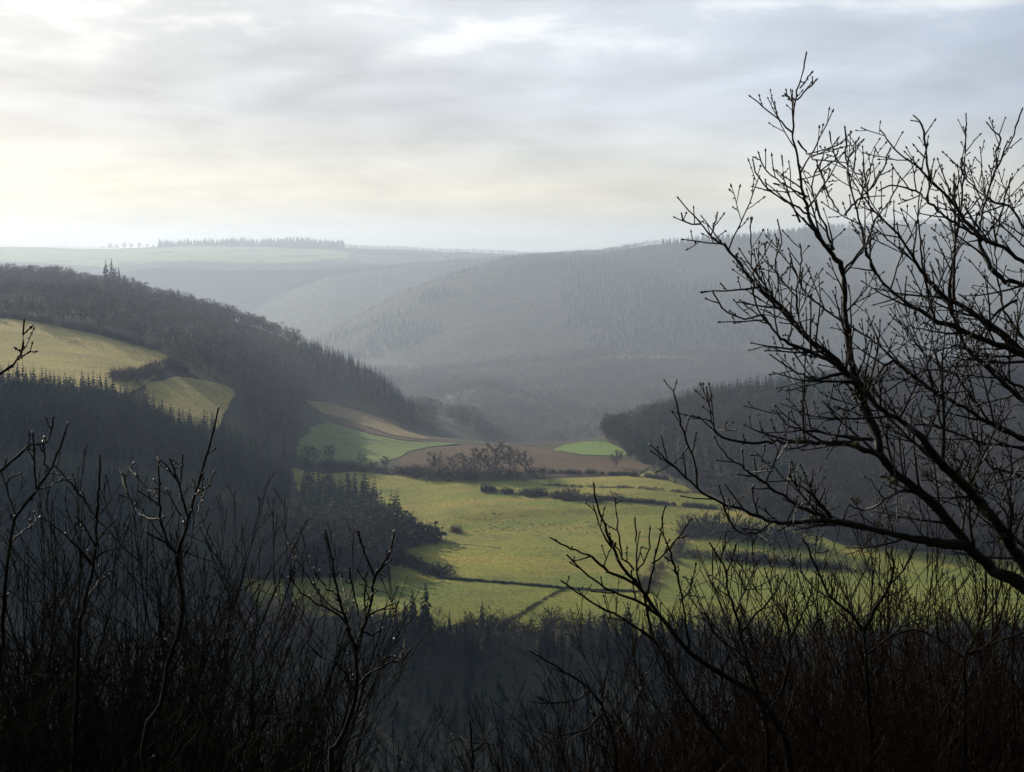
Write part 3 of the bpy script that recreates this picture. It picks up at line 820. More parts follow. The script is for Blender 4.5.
# ---- hedges, bushes, wall
def hedge(name, pts, h, w, mat, label, kits, dens=1.0, wf=1.0, cat='hedge', pd=False):
    h *= 1.35
    c = np.array([PD(*p) for p in pts] if pd else pix(pts)); s = np.concatenate([[0], np.cumsum(np.linalg.norm(np.diff(c, axis=0), axis=1))])
    n = max(3, int(s[-1] / (0.55 * h) * dens)); q = np.sort(rng.uniform(0, s[-1], n))
    x = np.interp(q, s, c[:, 0]) + rng.normal(0, w / 2, n); y = np.interp(q, s, c[:, 1]) + rng.normal(0, w / 2, n)
    H = h * rng.uniform(0.55, 1.2, n)
    o = link(name, merge(kits, x, y, H, name, mat, H * 1.3 * wf))
    tag(o, label, cat)
    return o


hedge('hedge', [(-20, 314), (8, 318), (60, 326), (112, 338), (158, 351)], 5.0, 5, M_BARE, 'bushy fringe of the wood along the top of the long yellow meadow', K_TWIGSHRUB, 2.4)
hedge('hedge', [(298, 464), (340, 468), (380, 472), (425, 474)], 5.0, 4, M_SCRUB, 'dark overgrown hedge between the green field and the yellow pasture', K_TWIGSHRUB, 2.2)
hedge('hedge', [(424, 478), (470, 480), (535, 478)], 6.5, 12, M_BARE, 'thick twiggy hedge clump with bare trees in the middle of the valley', K_TWIGSHRUB, 3.0)
hedge('hedge', [(530, 474), (600, 474), (665, 480)], 3.0, 3, M_SCRUB, 'low dark hedge along the lower side of the ploughed field', K_SHRUB, 1.6)
hedge('hedge', [(482, 492), (520, 494), (560, 498), (598, 502)], 4.2, 5, M_SCRUB, 'ragged dark green scrub hedge below the hedge clump', K_SHRUB, 1.8)
hedge('hedge', [(545, 486), (600, 488), (660, 491), (700, 494)], 1.7, 2, M_BARE, 'thin brown hedge along the narrow strip of grass', K_TWIGSHRUB, 1.6)
hedge('hedge', [(600, 500), (640, 503), (690, 507), (730, 510)], 2.6, 2, M_SCRUB, 'straight dark hedge crossing the pasture behind the sapling tops', K_SHRUB, 2.2)
hedge('hedge', [(688, 532), (720, 534), (760, 540), (800, 545)], 10.0, 9, M_SCRUB, 'tall dark thicket on the right side of the pasture', K_TWIGSHRUB, 3.5)
hedge('hedge', [(676, 557), (720, 560), (780, 566), (870, 572)], 4.5, 3, M_SCRUB, 'dark hedge behind the lower right branches', K_TWIGSHRUB, 2.4)
hedge('hedge', [(645, 592), (660, 572), (678, 550), (690, 532)], 4.2, 3, M_BARE, 'brown gappy hedge running down the pasture to the long low hedge', K_TWIGSHRUB, 0.9)
hedge('hedge', [(392, 560), (420, 570), (445, 577)], 4.5, 5, M_SCRUB, 'dark bushes where the low bank meets the wood corner', K_SHRUB, 2.0)
hedge('scrub', [(350, 512), (375, 518), (398, 528), (418, 545)], 8.5, 9, M_SCRUB, 'rounded dark evergreen bushes at the corner of the wood', K_SHRUB, 3.0)
hedge('scrub', [(462, 524), (520, 528), (570, 528), (620, 528)], 0.8, 24, M_SCRUB, 'rough dark tussocks on the bank across the pasture', K_SHRUB, 2.6)
hedge('scrub', [(116, 381), (140, 376), (160, 371), (178, 366)], 5.0, 9, M_BARE, 'dark bushes between the two yellow meadows', K_TWIGSHRUB, 3.0)
hedge('bush', [(455, 532), (458, 533), (461, 533)], 3.2, 1.5, M_BARE, 'single low bush in the middle of the sunlit pasture', K_TWIGSHRUB, 3.0, cat='bush')
hedge('bush', [(612, 501), (618, 502), (622, 502)], 5.0, 2, M_BARE, 'round grey bush on the straight hedge in the pasture', K_TWIGSHRUB, 3.0, cat='bush')
hedge('bush', [(566, 498), (569, 499), (571, 499)], 5.5, 1.5, M_SCRUB, 'tallest round bush on the ragged scrub hedge', K_TWIGSHRUB, 3.0, cat='bush')


def bank(name, pts, w, h, mat, label, cat):
    c = np.array(pix(pts)); s = np.concatenate([[0], np.cumsum(np.linalg.norm(np.diff(c, axis=0), axis=1))]); n = int(s[-1] / 1.2)
    q = np.linspace(0, s[-1], n); x = np.interp(q, s, c[:, 0]) + vnoise(q, q * 0, 9.0) * .5; y = np.interp(q, s, c[:, 1])
    tx, ty = np.gradient(x), np.gradient(y); L = np.hypot(tx, ty); nx, ny = -ty / L, tx / L
    rows = []
    for o_, z_ in ((-1, -0.3), (-0.75, 0.75), (-0.25, 1.0), (0.3, 0.95), (0.8, 0.6), (1, -0.3)):
        X = x + nx * w / 2 * o_ + rng.normal(0, .12, n); Y_ = y + ny * w / 2 * o_ + rng.normal(0, .12, n)
        rows.append(np.column_stack([X, Y_, zfun(X, Y_) + h * z_ * (1 + rng.normal(0, .22, n))]))
    V = np.concatenate(rows); T = []
    for k in range(len(rows) - 1):
        for i in range(n - 1):
            a_, b_ = k * n + i, k * n + i + 1
            T += [(a_, b_, b_ + n), (a_, b_ + n, a_ + n)]
    return tag(link(name, mesh_np(name, V, np.array(T), mat)), label, cat)


hedge('hedge', [(438, 579), (480, 582), (520, 585), (560, 589), (600, 591), (648, 593)], 1.3, 1.2, M_SCRUB, 'low dark hedge running straight across the lower pasture', K_SHRUB, 4.5)
hedge('hedge', [(563, 591), (545, 601), (525, 613), (505, 626)], 1.2, 0.8, M_BARE, 'low hedge slanting down to the valley bottom wood from the long low hedge', K_TWIGSHRUB, 3.0)
bank('bank', [(428, 540), (450, 544), (475, 546), (500, 549)], 2.0, 0.5, M_STONE, 'short dark earth bank beside the wood corner', 'bank')

# fence posts by the wood edge
for i, p_ in enumerate(((652, 478), (661, 481), (669, 484), (676, 487))):
    x, y = hit(*p_)
    V, T = tube_np([[0, 0, -0.3], [0, 0, 1.0], [0.02, 0, 2.2]], [0.12, 0.11, 0.10], 6)
    o = link('fence_post', mesh_np('fence_post', V, T, M_POST)); o.location = (x, y, float(zfun(x, y)))
    tag(o, 'weathered wooden fence post at the corner of the right hand wood', 'post', 'fence posts by the right hand wood')

# ------------------------------------------------------------------ foreground branches
FG = np.random.default_rng(5)


def resample(P, n):
    P = np.asarray(P, float)
    s = np.concatenate([[0], np.cumsum(np.linalg.norm(np.diff(P, axis=0), axis=1))])
    Q = np.concatenate([[2 * P[0] - P[1]], P, [2 * P[-1] - P[-2]]])
    out_ = []
    for v in np.linspace(0, s[-1], n):
        i = min(max(np.searchsorted(s, v, 'right') - 1, 0), len(P) - 2)
        t = (v - s[i]) / max(s[i + 1] - s[i], 1e-9)
        a_, b_, c_, d_ = Q[i], Q[i + 1], Q[i + 2], Q[i + 3]
        out_.append(0.5 * ((2 * b_) + (-a_ + c_) * t + (2 * a_ - 5 * b_ + 4 * c_ - d_) * t * t + (-a_ + 3 * b_ - 3 * c_ + d_) * t ** 3))
    return np.array(out_)


OCT_V = np.array([[0, 0, -1], [1, 0, -.2], [0, 1, -.2], [-1, 0, -.2], [0, -1, -.2], [0, 0, 1.2]], float)
OCT_T = np.array([[0, 2, 1], [0, 3, 2], [0, 4, 3], [0, 1, 4], [5, 1, 2], [5, 2, 3], [5, 3, 4], [5, 4, 1]])


def bud(S, p, d, L, r):
    d = d / (np.linalg.norm(d) + 1e-9); u = np.cross(d, [0.3, 0.8, 0.5]); u /= np.linalg.norm(u); v = np.cross(d, u)
    M = np.stack([u * r, v * r, d * L])
    S.add(OCT_V @ M + p + d * L * 0.7, OCT_T)


def grow(S, B, P, rad, g, lev, gap, length, up=0.35, budr=0.0042, start=0.12, ang=(30, 65), sides=4, seg=0.045):
    """side shoots along the path P; recursive"""
    s = np.concatenate([[0], np.cumsum(np.linalg.norm(np.diff(P, axis=0), axis=1))]); tot = s[-1]
    pos = start * tot + gap * g.random(); side = g.random() * 6.28
    while pos < tot * 0.95:
        f = pos / tot
        p = np.array([np.interp(pos, s, P[:, k]) for k in range(3)]); r = float(np.interp(pos, s, rad))
        i = min(max(np.searchsorted(s, pos) - 1, 0), len(P) - 2); t = P[i + 1] - P[i]; t /= np.linalg.norm(t) + 1e-9
        side += 2.4 + g.normal(0, 0.5)
        u = np.cross(t, [0.0, 1.0, 0.15]); u /= np.linalg.norm(u) + 1e-9; v = np.cross(t, u)
        e = np.cos(side) * u + 0.75 * np.sin(side) * v
        a_ = R(g.uniform(*ang)); d = t * math.cos(a_) + e * math.sin(a_) + np.array([0, 0, up * g.uniform(0.3, 1.3)])
        d /= np.linalg.norm(d)
        L = length * g.uniform(0.35, 1.25) * (1.0 - 0.5 * f)
        if g.random() < 0.12 and f < 0.55: L *= 1.7
        n = max(3, int(L / seg)); q = [p]; dd = d.copy(); zz = g.normal(size=3)
        for k in range(n):
            zz = -zz * 0.9 + g.normal(0, 0.35, 3)
            dd = dd + 0.13 * zz / np.linalg.norm(zz) + np.array([0, 0, 0.05 * up * 2]) + g.normal(0, 0.045, 3); dd /= np.linalg.norm(dd)
            q.append(q[-1] + dd * L / n)
        q = np.array(q); r0 = min(r * 0.7, 0.0028 + 0.010 * L); r1 = 0.0020
        rr = np.linspace(r0, r1, len(q)) ** 1.0
        S.add(*tube_np(q, rr, sides))
        if budr:
            bud(B, q[-1], q[-1] - q[-2], budr * g.uniform(1.5, 2.4), budr * g.uniform(0.9, 1.35))
            for k in range(1, len(q) - 1):
                if g.random() < 0.5:
                    dv = (q[k] - q[k - 1]) / (np.linalg.norm(q[k] - q[k - 1]) + 1e-9) + g.normal(0, 0.7, 3)
                    bud(B, q[k] , dv, budr * g.uniform(1.1, 1.9), budr * g.uniform(0.75, 1.1))
        if lev > 0 and L > 0.12:
            grow(S, B, q, rr, g, lev - 1, gap * 0.75, L * 0.5, up, budr, 0.2, ang, max(3, sides - 1), seg)
        pos += gap * g.uniform(0.6, 1.5)


def path3d(pts, D0, D1, g, jit=0.0):
    n = len(pts); w = np.cumsum([0] + [math.hypot(pts[i + 1][0] - pts[i][0], pts[i + 1][1] - pts[i][1]) for i in range(n - 1)]); w = w / w[-1]
    P = [np.array(at(p[0], p[1], D0 + (D1 - D0) * w[i] + (g.normal(0, jit) if 0 < i else 0))) for i, p in enumerate(pts)]
    return np.array(P)


def bough(pts, D0, D1, w0, w1, g, lev=2, gap=0.12, length=0.32, up=0.35, start=0.12, jit=0.05, budr=0.0042, sides=7, lump=0.12):
    """traced limb: pixel path, its own distances, widths in pixels; returns (soup, buds, path, radii)"""
    P = path3d(pts, D0, D1, g, jit); L = np.linalg.norm(np.diff(P, axis=0), axis=1).sum()
    n = max(6, int(L / 0.03)); Q = resample(P, n)
    Dm = np.linspace(D0, D1, n); rad = (w1 + (w0 - w1) * (1 - np.linspace(0, 1, n)) ** 1.4) / 2 / F * Dm
    rad = rad * (1 + lump * (np.convolve(g.normal(0, 1, n + 6), np.ones(7) / 2.65, 'valid')))
    Q[1:-1] += g.normal(0, 0.0025, Q[1:-1].shape)
    S = Soup(); B = Soup(); W = Soup(); S.add(*tube_np(Q, np.maximum(rad, 0.0016), sides))
    V, T = tube_np(Q[-2:] + 0, [rad[-1], 0.0006], 3)
    if budr: bud(B, Q[-1], Q[-1] - Q[-3], budr * 2.4, budr * 1.1)
    grow(W, B, Q, rad, g, lev, gap, length, up, budr, start)
    return S, B, Q, rad, W


def tree_from(name, label, cat, base, trunk, limbs, mat, g, group=None, sub=None):
    """Empty > trunk, branch (one per traced limb), buds"""
    e = empty(name, base); tag(e, label, cat, group)
    o0 = np.array(base)
    tS = Soup(); tS.add(*trunk); V, T = tS.get(); link('trunk', mesh_np('trunk', V - o0, T, mat, smooth=True), e)
    BB = Soup()
    for S, B, Q, rad, W in limbs:
        V, T = S.get(); bo = link('branch', mesh_np('branch', V - o0, T, mat, smooth=True), e)
        if W.n:
            V, T = W.get(); link('twigs', mesh_np('twigs', V - o0, T, mat, smooth=True), bo)['kind'] = 'stuff'
        if B.n: BB.add(*B.get())
    if BB.n:
        V, T = BB.get(); bo = link('buds', mesh_np('buds', V - o0, T, M_BUD), e); bo['kind'] = 'stuff'
    return e


def ground_at(x, y): return float(zfun(x, y))


# --- the big tree reaching in from the right; its trunk stands outside the picture
g = FG
RT = []
def rb(pts, D0, D1, w0, w1, **kw):
    kw['length'] = kw.get('length', 0.3) * 1.15
    RT.append(bough(pts, D0, D1, w0, w1, g, **kw))
TR = (1250, 640)
rb([(1245, 705), (1120, 640), (1017, 582), (992, 568), (964, 542), (946, 517), (925, 496), (894, 472), (880, 454), (876, 434), (868, 415), (863, 401), (855, 380), (846, 323), (843, 272),
    (834, 257), (819, 237), (808, 211), (803, 190), (795, 144), (793, 125), (795, 102), (801, 79), (806, 55)], 6.4, 5.6, 24, 1.6, start=0.36, length=0.36, gap=0.08)
rb([(1120, 640), (1060, 598), (1017, 555), (1003, 530), (979, 501), (959, 480), (938, 460), (920, 436), (904, 423), (886, 413), (873, 401), (863, 386), (847, 373), (832, 355), (806, 337), (793, 321),
    (775, 300), (757, 287), (744, 270), (731, 254), (710, 235), (697, 220), (679, 199)], 6.3, 5.3, 17, 1.5, start=0.2, length=0.38, gap=0.063)
rb([(873, 401), (839, 367), (810, 352), (785, 341), (770, 325), (757, 308), (754, 285)], 5.8, 5.2, 5.5, 1.6, length=0.28, gap=0.07)
rb([(770, 325), (762, 316), (745, 318), (724, 310), (714, 294)], 5.4, 5.3, 2.6, 1.5, length=0.12, gap=0.08, lev=1)
rb([(844, 373), (820, 378), (800, 374), (785, 366), (772, 356)], 5.8, 5.5, 3.0, 1.4, length=0.16, gap=0.1, lev=1)
rb([(964, 545), (928, 541), (902, 536), (863, 527), (824, 520), (795, 522), (770, 521), (744, 510), (723, 504), (697, 488), (676, 468), (661, 455), (652, 446)], 6.1, 5.0, 10, 1.6, length=0.22, gap=0.063)
rb([(697, 488), (696, 465), (687, 442), (679, 419), (675, 396), (665, 381)], 5.2, 5.1, 2.6, 1.4, length=0.08, gap=0.09, lev=1)
rb([(723, 504), (730, 520), (738, 532), (750, 533), (764, 531), (770, 523)], 5.3, 5.4, 2.4, 1.6, length=0.06, gap=0.12, lev=0)
rb([(839, 522), (819, 515), (795, 503), (780, 494), (762, 481), (744, 468), (728, 458), (715, 438)], 5.7, 5.1, 6.5, 1.5, length=0.2, gap=0.07)
rb([(834, 520), (812, 495), (795, 483), (783, 478), (775, 468)], 5.7, 5.5, 5, 1.6, length=0.16, gap=0.07)
rb([(880, 456), (865, 450), (845, 443), (819, 443), (785, 442), (754, 443), (731, 441), (718, 434), (710, 421), (693, 416)], 5.9, 5.2, 6, 1.5, length=0.24, gap=0.07)
rb([(872, 440), (845, 437), (819, 432), (795, 428), (782, 420), (775, 407)], 5.9, 5.6, 4, 1.5, length=0.22, gap=0.07)
rb([(1245, 560), (1100, 330), (1017, 257), (985, 240), (953, 222), (928, 201), (917, 192), (894, 186), (880, 190)], 6.6, 5.8, 14, 1.6, start=0.4, length=0.28, gap=0.063)
rb([(1245, 560), (1100, 360), (1050, 300), (1017, 283), (1003, 280), (990, 266), (979, 240), (982, 214), (990, 186), (997, 168), (1014, 134), (1022, 110)], 6.7, 6.3, 15, 1.8, start=0.5, length=0.3, gap=0.08)
rb([(997, 168), (996, 150), (1001, 139), (994, 132), (988, 124)], 6.35, 6.3, 2.5, 1.4, length=0.15, gap=0.1, lev=1)
rb([(985, 240), (966, 222), (951, 201), (928, 178), (917, 166), (902, 156), (891, 144), (881, 131)], 6.2, 5.9, 4.5, 1.5, length=0.24, gap=0.07)
rb([(1245, 600), (1120, 430), (1060, 375), (1017, 352), (990, 342), (964, 331), (935, 321), (922, 311), (909, 304), (897, 295), (881, 280), (871, 264), (863, 235), (852, 191), (847, 165), (845, 129)], 6.5, 5.9, 15, 1.5, start=0.38, length=0.34, gap=0.063)
rb([(1060, 375), (1017, 348), (992, 326), (969, 311), (943, 295), (928, 280), (920, 269), (902, 240), (884, 220), (865, 201), (850, 175)], 6.3, 6.1, 9, 1.5, length=0.32, gap=0.063)
rb([(1245, 640), (1100, 480), (1017, 436), (990, 423), (969, 410), (940, 395), (912, 375), (894, 360), (878, 344), (858, 331), (845, 322)], 6.6, 5.9, 17, 2, start=0.35, length=0.32, gap=0.063)
rb([(1100, 480), (1017, 448), (985, 444), (959, 434), (933, 426), (910, 425)], 6.5, 6.0, 5, 1.6, length=0.26, gap=0.063)
rb([(1080, 445), (1017, 395), (990, 370), (965, 345), (950, 300), (955, 250), (962, 200), (965, 150), (966, 115)], 6.5, 6.5, 7, 1.4, length=0.24, gap=0.063)
rb([(935, 321), (925, 280), (920, 240), (918, 205), (921, 190)], 6.2, 6.2, 2.8, 1.4, length=0.14, gap=0.08, lev=1)
rb([(928, 201), (929, 180), (926, 150), (922, 125), (914, 116)], 6.1, 6.1, 2.4, 1.3, length=0.1, gap=0.08, lev=1)
rb([(1100, 620), (1017, 540), (985, 515), (965, 490), (945, 478), (925, 470)], 6.5, 6.2, 4, 1.5, length=0.26, gap=0.063)
rb([(990, 423), (970, 395), (955, 375), (930, 370), (905, 380), (880, 395)], 6.4, 6.0, 3.2, 1.5, length=0.26, gap=0.063)
rb([(1017, 300), (1000, 310), (985, 330), (970, 355), (960, 385)], 6.8, 6.6, 3, 1.5, length=0.3, gap=0.08)
rb([(793, 133), (782, 124), (770, 113), (760, 104), (751, 97)], 5.65, 5.6, 2.2, 1.4, length=0.09, gap=0.07, lev=0)
rb([(808, 197), (795, 191), (780, 182), (768, 172), (762, 163), (759, 154)], 5.7, 5.6, 2.2, 1.4, length=0.1, gap=0.07, lev=1)
rb([(808, 214), (792, 204), (776, 195), (763, 183), (756, 172), (753, 161)], 5.75, 5.6, 2.3, 1.4, length=0.1, gap=0.07, lev=1)
rb([(798, 141), (806, 152), (817, 164), (824, 180), (830, 198), (838, 210)], 5.7, 5.8, 2.3, 1.5, length=0.14, gap=0.07, lev=1)
rb([(800, 222), (792, 205), (786, 185), (782, 170), (782, 158)], 5.8, 5.8, 2.0, 1.3, length=0.1, gap=0.07, lev=1)
rb([(800, 88), (806, 80), (811, 73)], 5.6, 5.6, 1.8, 1.4, length=0.04, gap=0.05, lev=0)
rb([(797, 100), (806, 91), (815, 81)], 5.62, 5.6, 1.8, 1.4, length=0.04, gap=0.05, lev=0)
rb([(794, 108), (790, 100), (785, 94)], 5.62, 5.6, 1.8, 1.4, length=0.04, gap=0.05, lev=0)
rb([(711, 235), (714, 226), (717, 214)], 5.4, 5.4, 1.8, 1.4, length=0.05, gap=0.06, lev=0)
rb([(700, 224), (692, 224), (686, 222), (682, 216)], 5.35, 5.35, 1.9, 1.4, length=0.05, gap=0.05, lev=0)
rb([(847, 165), (852, 150), (858, 140)], 5.9, 5.9, 1.8, 1.4, length=0.07, gap=0.06, lev=0)
rb([(846, 168), (836, 158), (832, 146), (830, 134)], 5.9, 5.9, 1.9, 1.4, length=0.06, gap=0.06, lev=0)
rb([(845, 215), (858, 200), (870, 188), (883, 170), (890, 150)], 5.9, 6.0, 2.2, 1.4, length=0.1, gap=0.07, lev=1)
rb([(834, 250), (826, 228), (816, 205), (812, 180), (822, 160)], 5.8, 5.9, 2.4, 1.4, length=0.15, gap=0.07, lev=1)
rb([(806, 337), (798, 315), (797, 290), (802, 265), (800, 245)], 5.6, 5.7, 2.6, 1.4, length=0.16, gap=0.07, lev=1)
rb([(775, 300), (778, 280), (775, 262), (782, 240), (778, 222)], 5.5, 5.6, 2.2, 1.4, length=0.12, gap=0.07, lev=1)
rb([(757, 287), (752, 268), (752, 250), (750, 232), (752, 220)], 5.4, 5.4, 2.2, 1.4, length=0.1, gap=0.06, lev=1)
rb([(1060, 300), (1017, 215), (1003, 205), (990, 200), (965, 178), (962, 160)], 6.9, 6.8, 4, 1.5, length=0.26, gap=0.063)
rb([(1120, 430), (1017, 330), (1000, 290), (995, 250), (1001, 215), (1010, 180)], 6.9, 6.8, 4, 1.5, length=0.28, gap=0.063)
rb([(1060, 400), (1017, 385), (980, 360), (960, 345), (940, 350), (915, 345)], 6.7, 6.4, 3.5, 1.5, length=0.26, gap=0.063)
rb([(1100, 500), (1017, 475), (990, 465), (975, 440), (968, 415), (972, 390)], 6.8, 6.6, 3.5, 1.5, length=0.26, gap=0.063)
rb([(925, 496), (905, 490), (885, 500), (865, 510), (850, 505)], 6.0, 5.8, 3, 1.5, length=0.2, gap=0.063)
rb([(894, 360), (880, 370), (868, 395), (850, 410), (835, 408)], 6.0, 5.8, 3, 1.5, length=0.24, gap=0.063)
rb([(846, 323), (828, 312), (812, 300), (800, 282), (790, 255)], 5.9, 5.7, 2.6, 1.4, length=0.22, gap=0.063)
rb([(843, 272), (855, 258), (868, 240), (874, 222), (890, 200), (900, 178)], 5.9, 6.1, 2.6, 1.4, length=0.18, gap=0.063)
rb([(1245, 500), (1260, 300), (1235, 120), (1200, -60)], 6.7, 6.5, 14, 3, length=0.5, gap=0.2, lev=1, start=0.2)
rb([(1250, 420), (1330, 250), (1400, 60), (1440, -120)], 6.8, 7.6, 13, 3, length=0.5, gap=0.2, lev=1, start=0.2)
bx, by = at(1250, 700, 6.6)[:2]
gz = ground_at(bx, by)
tb = np.array([[bx + .05, by, gz - 0.3], [bx + .02, by, gz + 0.25], [bx, by, gz + 0.9]] + [list(at(1250, r, 6.7)) for r in (640, 560, 480, 380, 240, 60, -150)])
tq = resample(tb, 60)
trunk = tube_np(tq, np.linspace(0.17, 0.03, 60) + 0.09 * np.exp(-np.arange(60) / 3.0), 10)
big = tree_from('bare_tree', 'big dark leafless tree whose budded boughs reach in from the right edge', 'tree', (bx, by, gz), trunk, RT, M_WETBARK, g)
# moss tufts and one curled dead leaf on it
for (mx, my, md, ms) in [(855, 442, 5.85, .022), (892, 478, 5.98, .03), (857, 501, 5.9, .016), (925, 474, 6.05, .018), (880, 525, 5.95, .016), (838, 364, 5.75, .02), (955, 470, 6.1, .015), (800, 440, 5.5, .012), (1003, 540, 6.2, .02)]:
    S = Soup(); c0 = np.array(at(mx, my, md)) - np.array(big.location)
    for k in range(70):
        d = g.normal(size=3); d /= np.linalg.norm(d); p = c0 + d * ms * g.uniform(.2, 1) * np.array([1.2, 1, .8])
        sliver(S, p, d + np.array([0, 0, -.3]), ms * g.uniform(.5, 1.1), ms * .3, g)
    link('moss', mesh_np('moss', *S.get(), M_MOSS), big)


def sapling(label, pts_main, D, w0, limbs, g, mat=M_SAPBARK, name='sapling', w1=1.8, lev=1, gap=0.12, length=0.12, budr=0.0046, base_px=None, lean=0.35):
    """traced stem carried down to the ground, with traced limbs and procedural shoots"""
    P = path3d(pts_main, D, D, g, 0.03)
    low = P[-1]; x0 = low[0] + (base_px or g.normal(0, .12)); y0 = low[1] + g.normal(0, .15); gz_ = ground_at(x0, y0)
    full = np.concatenate([P, [[(low[0] * .6 + x0 * .4), (low[1] + y0) / 2, low[2] * .55 + gz_ * .45]], [[x0, y0, gz_ - 0.15]]])[::-1]
    n = 90; Q = resample(full, n); rad = np.interp(np.linspace(0, 1, n), [0, .35, 1], [w0 * 1.35, w0, w1]) / 2 / F * D
    rad *= 1 + 0.06 * g.normal(0, 1, n); Q[1:-1] += g.normal(0, 0.002, Q[1:-1].shape)
    tr = tube_np(Q, rad, 7)
    L = []
    S = Soup(); B = Soup(); bud(B, Q[-1], Q[-1] - Q[-3], budr * 2.5, budr * 1.1); S.add(*tube_np(Q[-3:], [rad[-3], rad[-2], 0.0012], 5))
    for k in range(int(n * .5), n - 1):
        if g.random() < 0.6: bud(B, Q[k], Q[k] - Q[k - 1] + g.normal(0, .012, 3), budr * 2, rad[k] * .5 + budr * .7)
    W = Soup(); grow(W, B, Q, rad, g, lev, gap * 1.2, length, 0.4, budr, 0.45)
    L.append((S, B, Q, rad, W))
    for pts, a_, b_ in limbs:
        S, B, q2, r2, W = bough(pts, D, D + g.normal(0, .25), a_, b_, g, lev=lev, gap=gap, length=length, up=0.4, start=0.25, jit=0.03, budr=budr, sides=6)
        for k in range(4, len(q2) - 1):
            if g.random() < 0.45: bud(B, q2[k], q2[k] - q2[k - 1] + g.normal(0, .012, 3), budr * 1.8, r2[k] * .5 + budr * .6)
        L.append((S, B, q2, r2, W))
    return tree_from(name, label, 'sapling', (x0, y0, gz_), tr, L, mat, g)


sapling('bare sapling with one very long upright shoot rising over the spruce plantation',
        [(218, 410), (208, 450), (199, 481), (189, 516), (185, 532), (177, 555), (180, 580), (183, 610), (176, 640), (168, 662), (162, 702), (144, 756)], 5.4, 8,
        [([(177, 555), (164, 535), (160, 508), (160, 490), (159, 462)], 3.6, 2.0), ([(161, 520), (146, 518), (135, 508), (126, 490), (120, 470)], 2.6, 1.8),
         ([(160, 498), (150, 491), (138, 478), (129, 466)], 2.2, 1.6), ([(159, 505), (148, 497), (140, 492)], 1.8, 1.4), ([(188, 516), (183, 500), (178, 481), (170, 460)], 2.6, 1.7),
         ([(180, 485), (182, 470), (183, 456)], 1.9, 1.6), ([(177, 478), (168, 468), (159, 459)], 1.8, 1.4), ([(196, 495), (203, 490), (210, 484)], 1.8, 1.5), ([(191, 518), (199, 510), (204, 494)], 1.8, 1.4),
         ([(172, 550), (160, 540), (148, 533)], 2.2, 1.5), ([(181, 515), (174, 502), (168, 492)], 1.7, 1.4)], g, length=0.07)
sapling('bare sapling with a forked head of straight upright shoots against the pasture corner',
        [(326, 532), (331, 555), (339, 597), (345, 615), (350, 634), (356, 652), (357, 683), (355, 700), (348, 722), (337, 747), (330, 768)], 5.2, 9,
        [([(356, 650), (360, 635), (368, 615), (374, 584), (380, 568), (388, 557), (394, 533)], 4.2, 2.0), ([(374, 580), (372, 571), (366, 555), (359, 533)], 2.6, 1.9),
         ([(350, 630), (338, 614), (326, 608), (308, 597), (296, 585), (290, 572)], 3.2, 1.8), ([(345, 615), (330, 605), (317, 590), (305, 572), (289, 545)], 3.0, 1.8),
         ([(337, 596), (325, 587), (316, 575), (310, 558)], 2.4, 1.6), ([(368, 616), (378, 611), (392, 604)], 2.4, 1.6), ([(362, 632), (372, 634), (382, 629)], 2.2, 1.5),
         ([(357, 686), (370, 674), (385, 665), (401, 661), (410, 650)], 3.2, 1.6), ([(397, 662), (402, 653), (405, 641)], 1.8, 1.4), ([(355, 690), (345, 672), (335, 663), (322, 658), (312, 648)], 3.0, 1.5),
         ([(358, 616), (354, 595), (350, 570)], 2.0, 1.5), ([(364, 612), (365, 590), (367, 574)], 1.9, 1.5), ([(346, 602), (344, 588), (342, 580)], 1.8, 1.4)], g, length=0.08)
sapling('bare sapling with a straight pointed leader left of the long shoot sapling',
        [(100, 458), (99, 494), (96, 518), (95, 550), (92, 575), (85, 600), (79, 630), (77, 690), (74, 768)], 5.8, 9,
        [([(96, 518), (83, 498), (70, 482), (55, 466)], 3.0, 1.8), ([(95, 545), (86, 530), (77, 518)], 2.2, 1.5), ([(92, 565), (81, 550), (62, 532), (43, 518)], 3.0, 1.6),
         ([(95, 545), (103, 533), (114, 522)], 2.4, 1.4), ([(93, 560), (104, 552), (130, 544)], 2.2, 1.3), ([(86, 600), (100, 580), (112, 570)], 2.4, 1.4)], g, length=0.1)
sapling('bare sapling at the left edge with two curved side shoots',
        [(67, 426), (60, 447), (50, 470), (37, 489), (26, 503), (17, 514), (10, 540), (6, 580), (2, 640), (-4, 770)], 5.0, 9,
        [([(36, 490), (35, 470), (34, 446), (33, 435)], 2.2, 1.7), ([(48, 474), (46, 460), (43, 444)], 1.9, 1.5), ([(17, 516), (10, 500), (8, 480), (20, 474)], 2.2, 1.5),
         ([(8, 545), (25, 530), (40, 517)], 2.4, 1.4), ([(37, 489), (50, 486), (62, 478)], 1.8, 1.3)], g, length=0.07)
sapling('sapling beyond the left edge whose knobbly branches lean into the picture',
        [(-60, 300), (-58, 400), (-62, 480), (-66, 560), (-75, 770)], 5.2, 11,
        [([(-58, 420), (-30, 395), (8, 368), (20, 355), (24, 344), (24, 323)], 4.0, 1.9), ([(22, 356), (28, 353), (34, 352)], 1.8, 1.5), ([(23, 350), (28, 342), (31, 333)], 1.8, 1.5),
         ([(-62, 500), (-25, 485), (8, 465), (31, 445), (44, 444), (50, 435), (53, 419)], 4.0, 2.0), ([(28, 447), (29, 440), (29, 433)], 1.8, 1.4)], g, length=0.06)
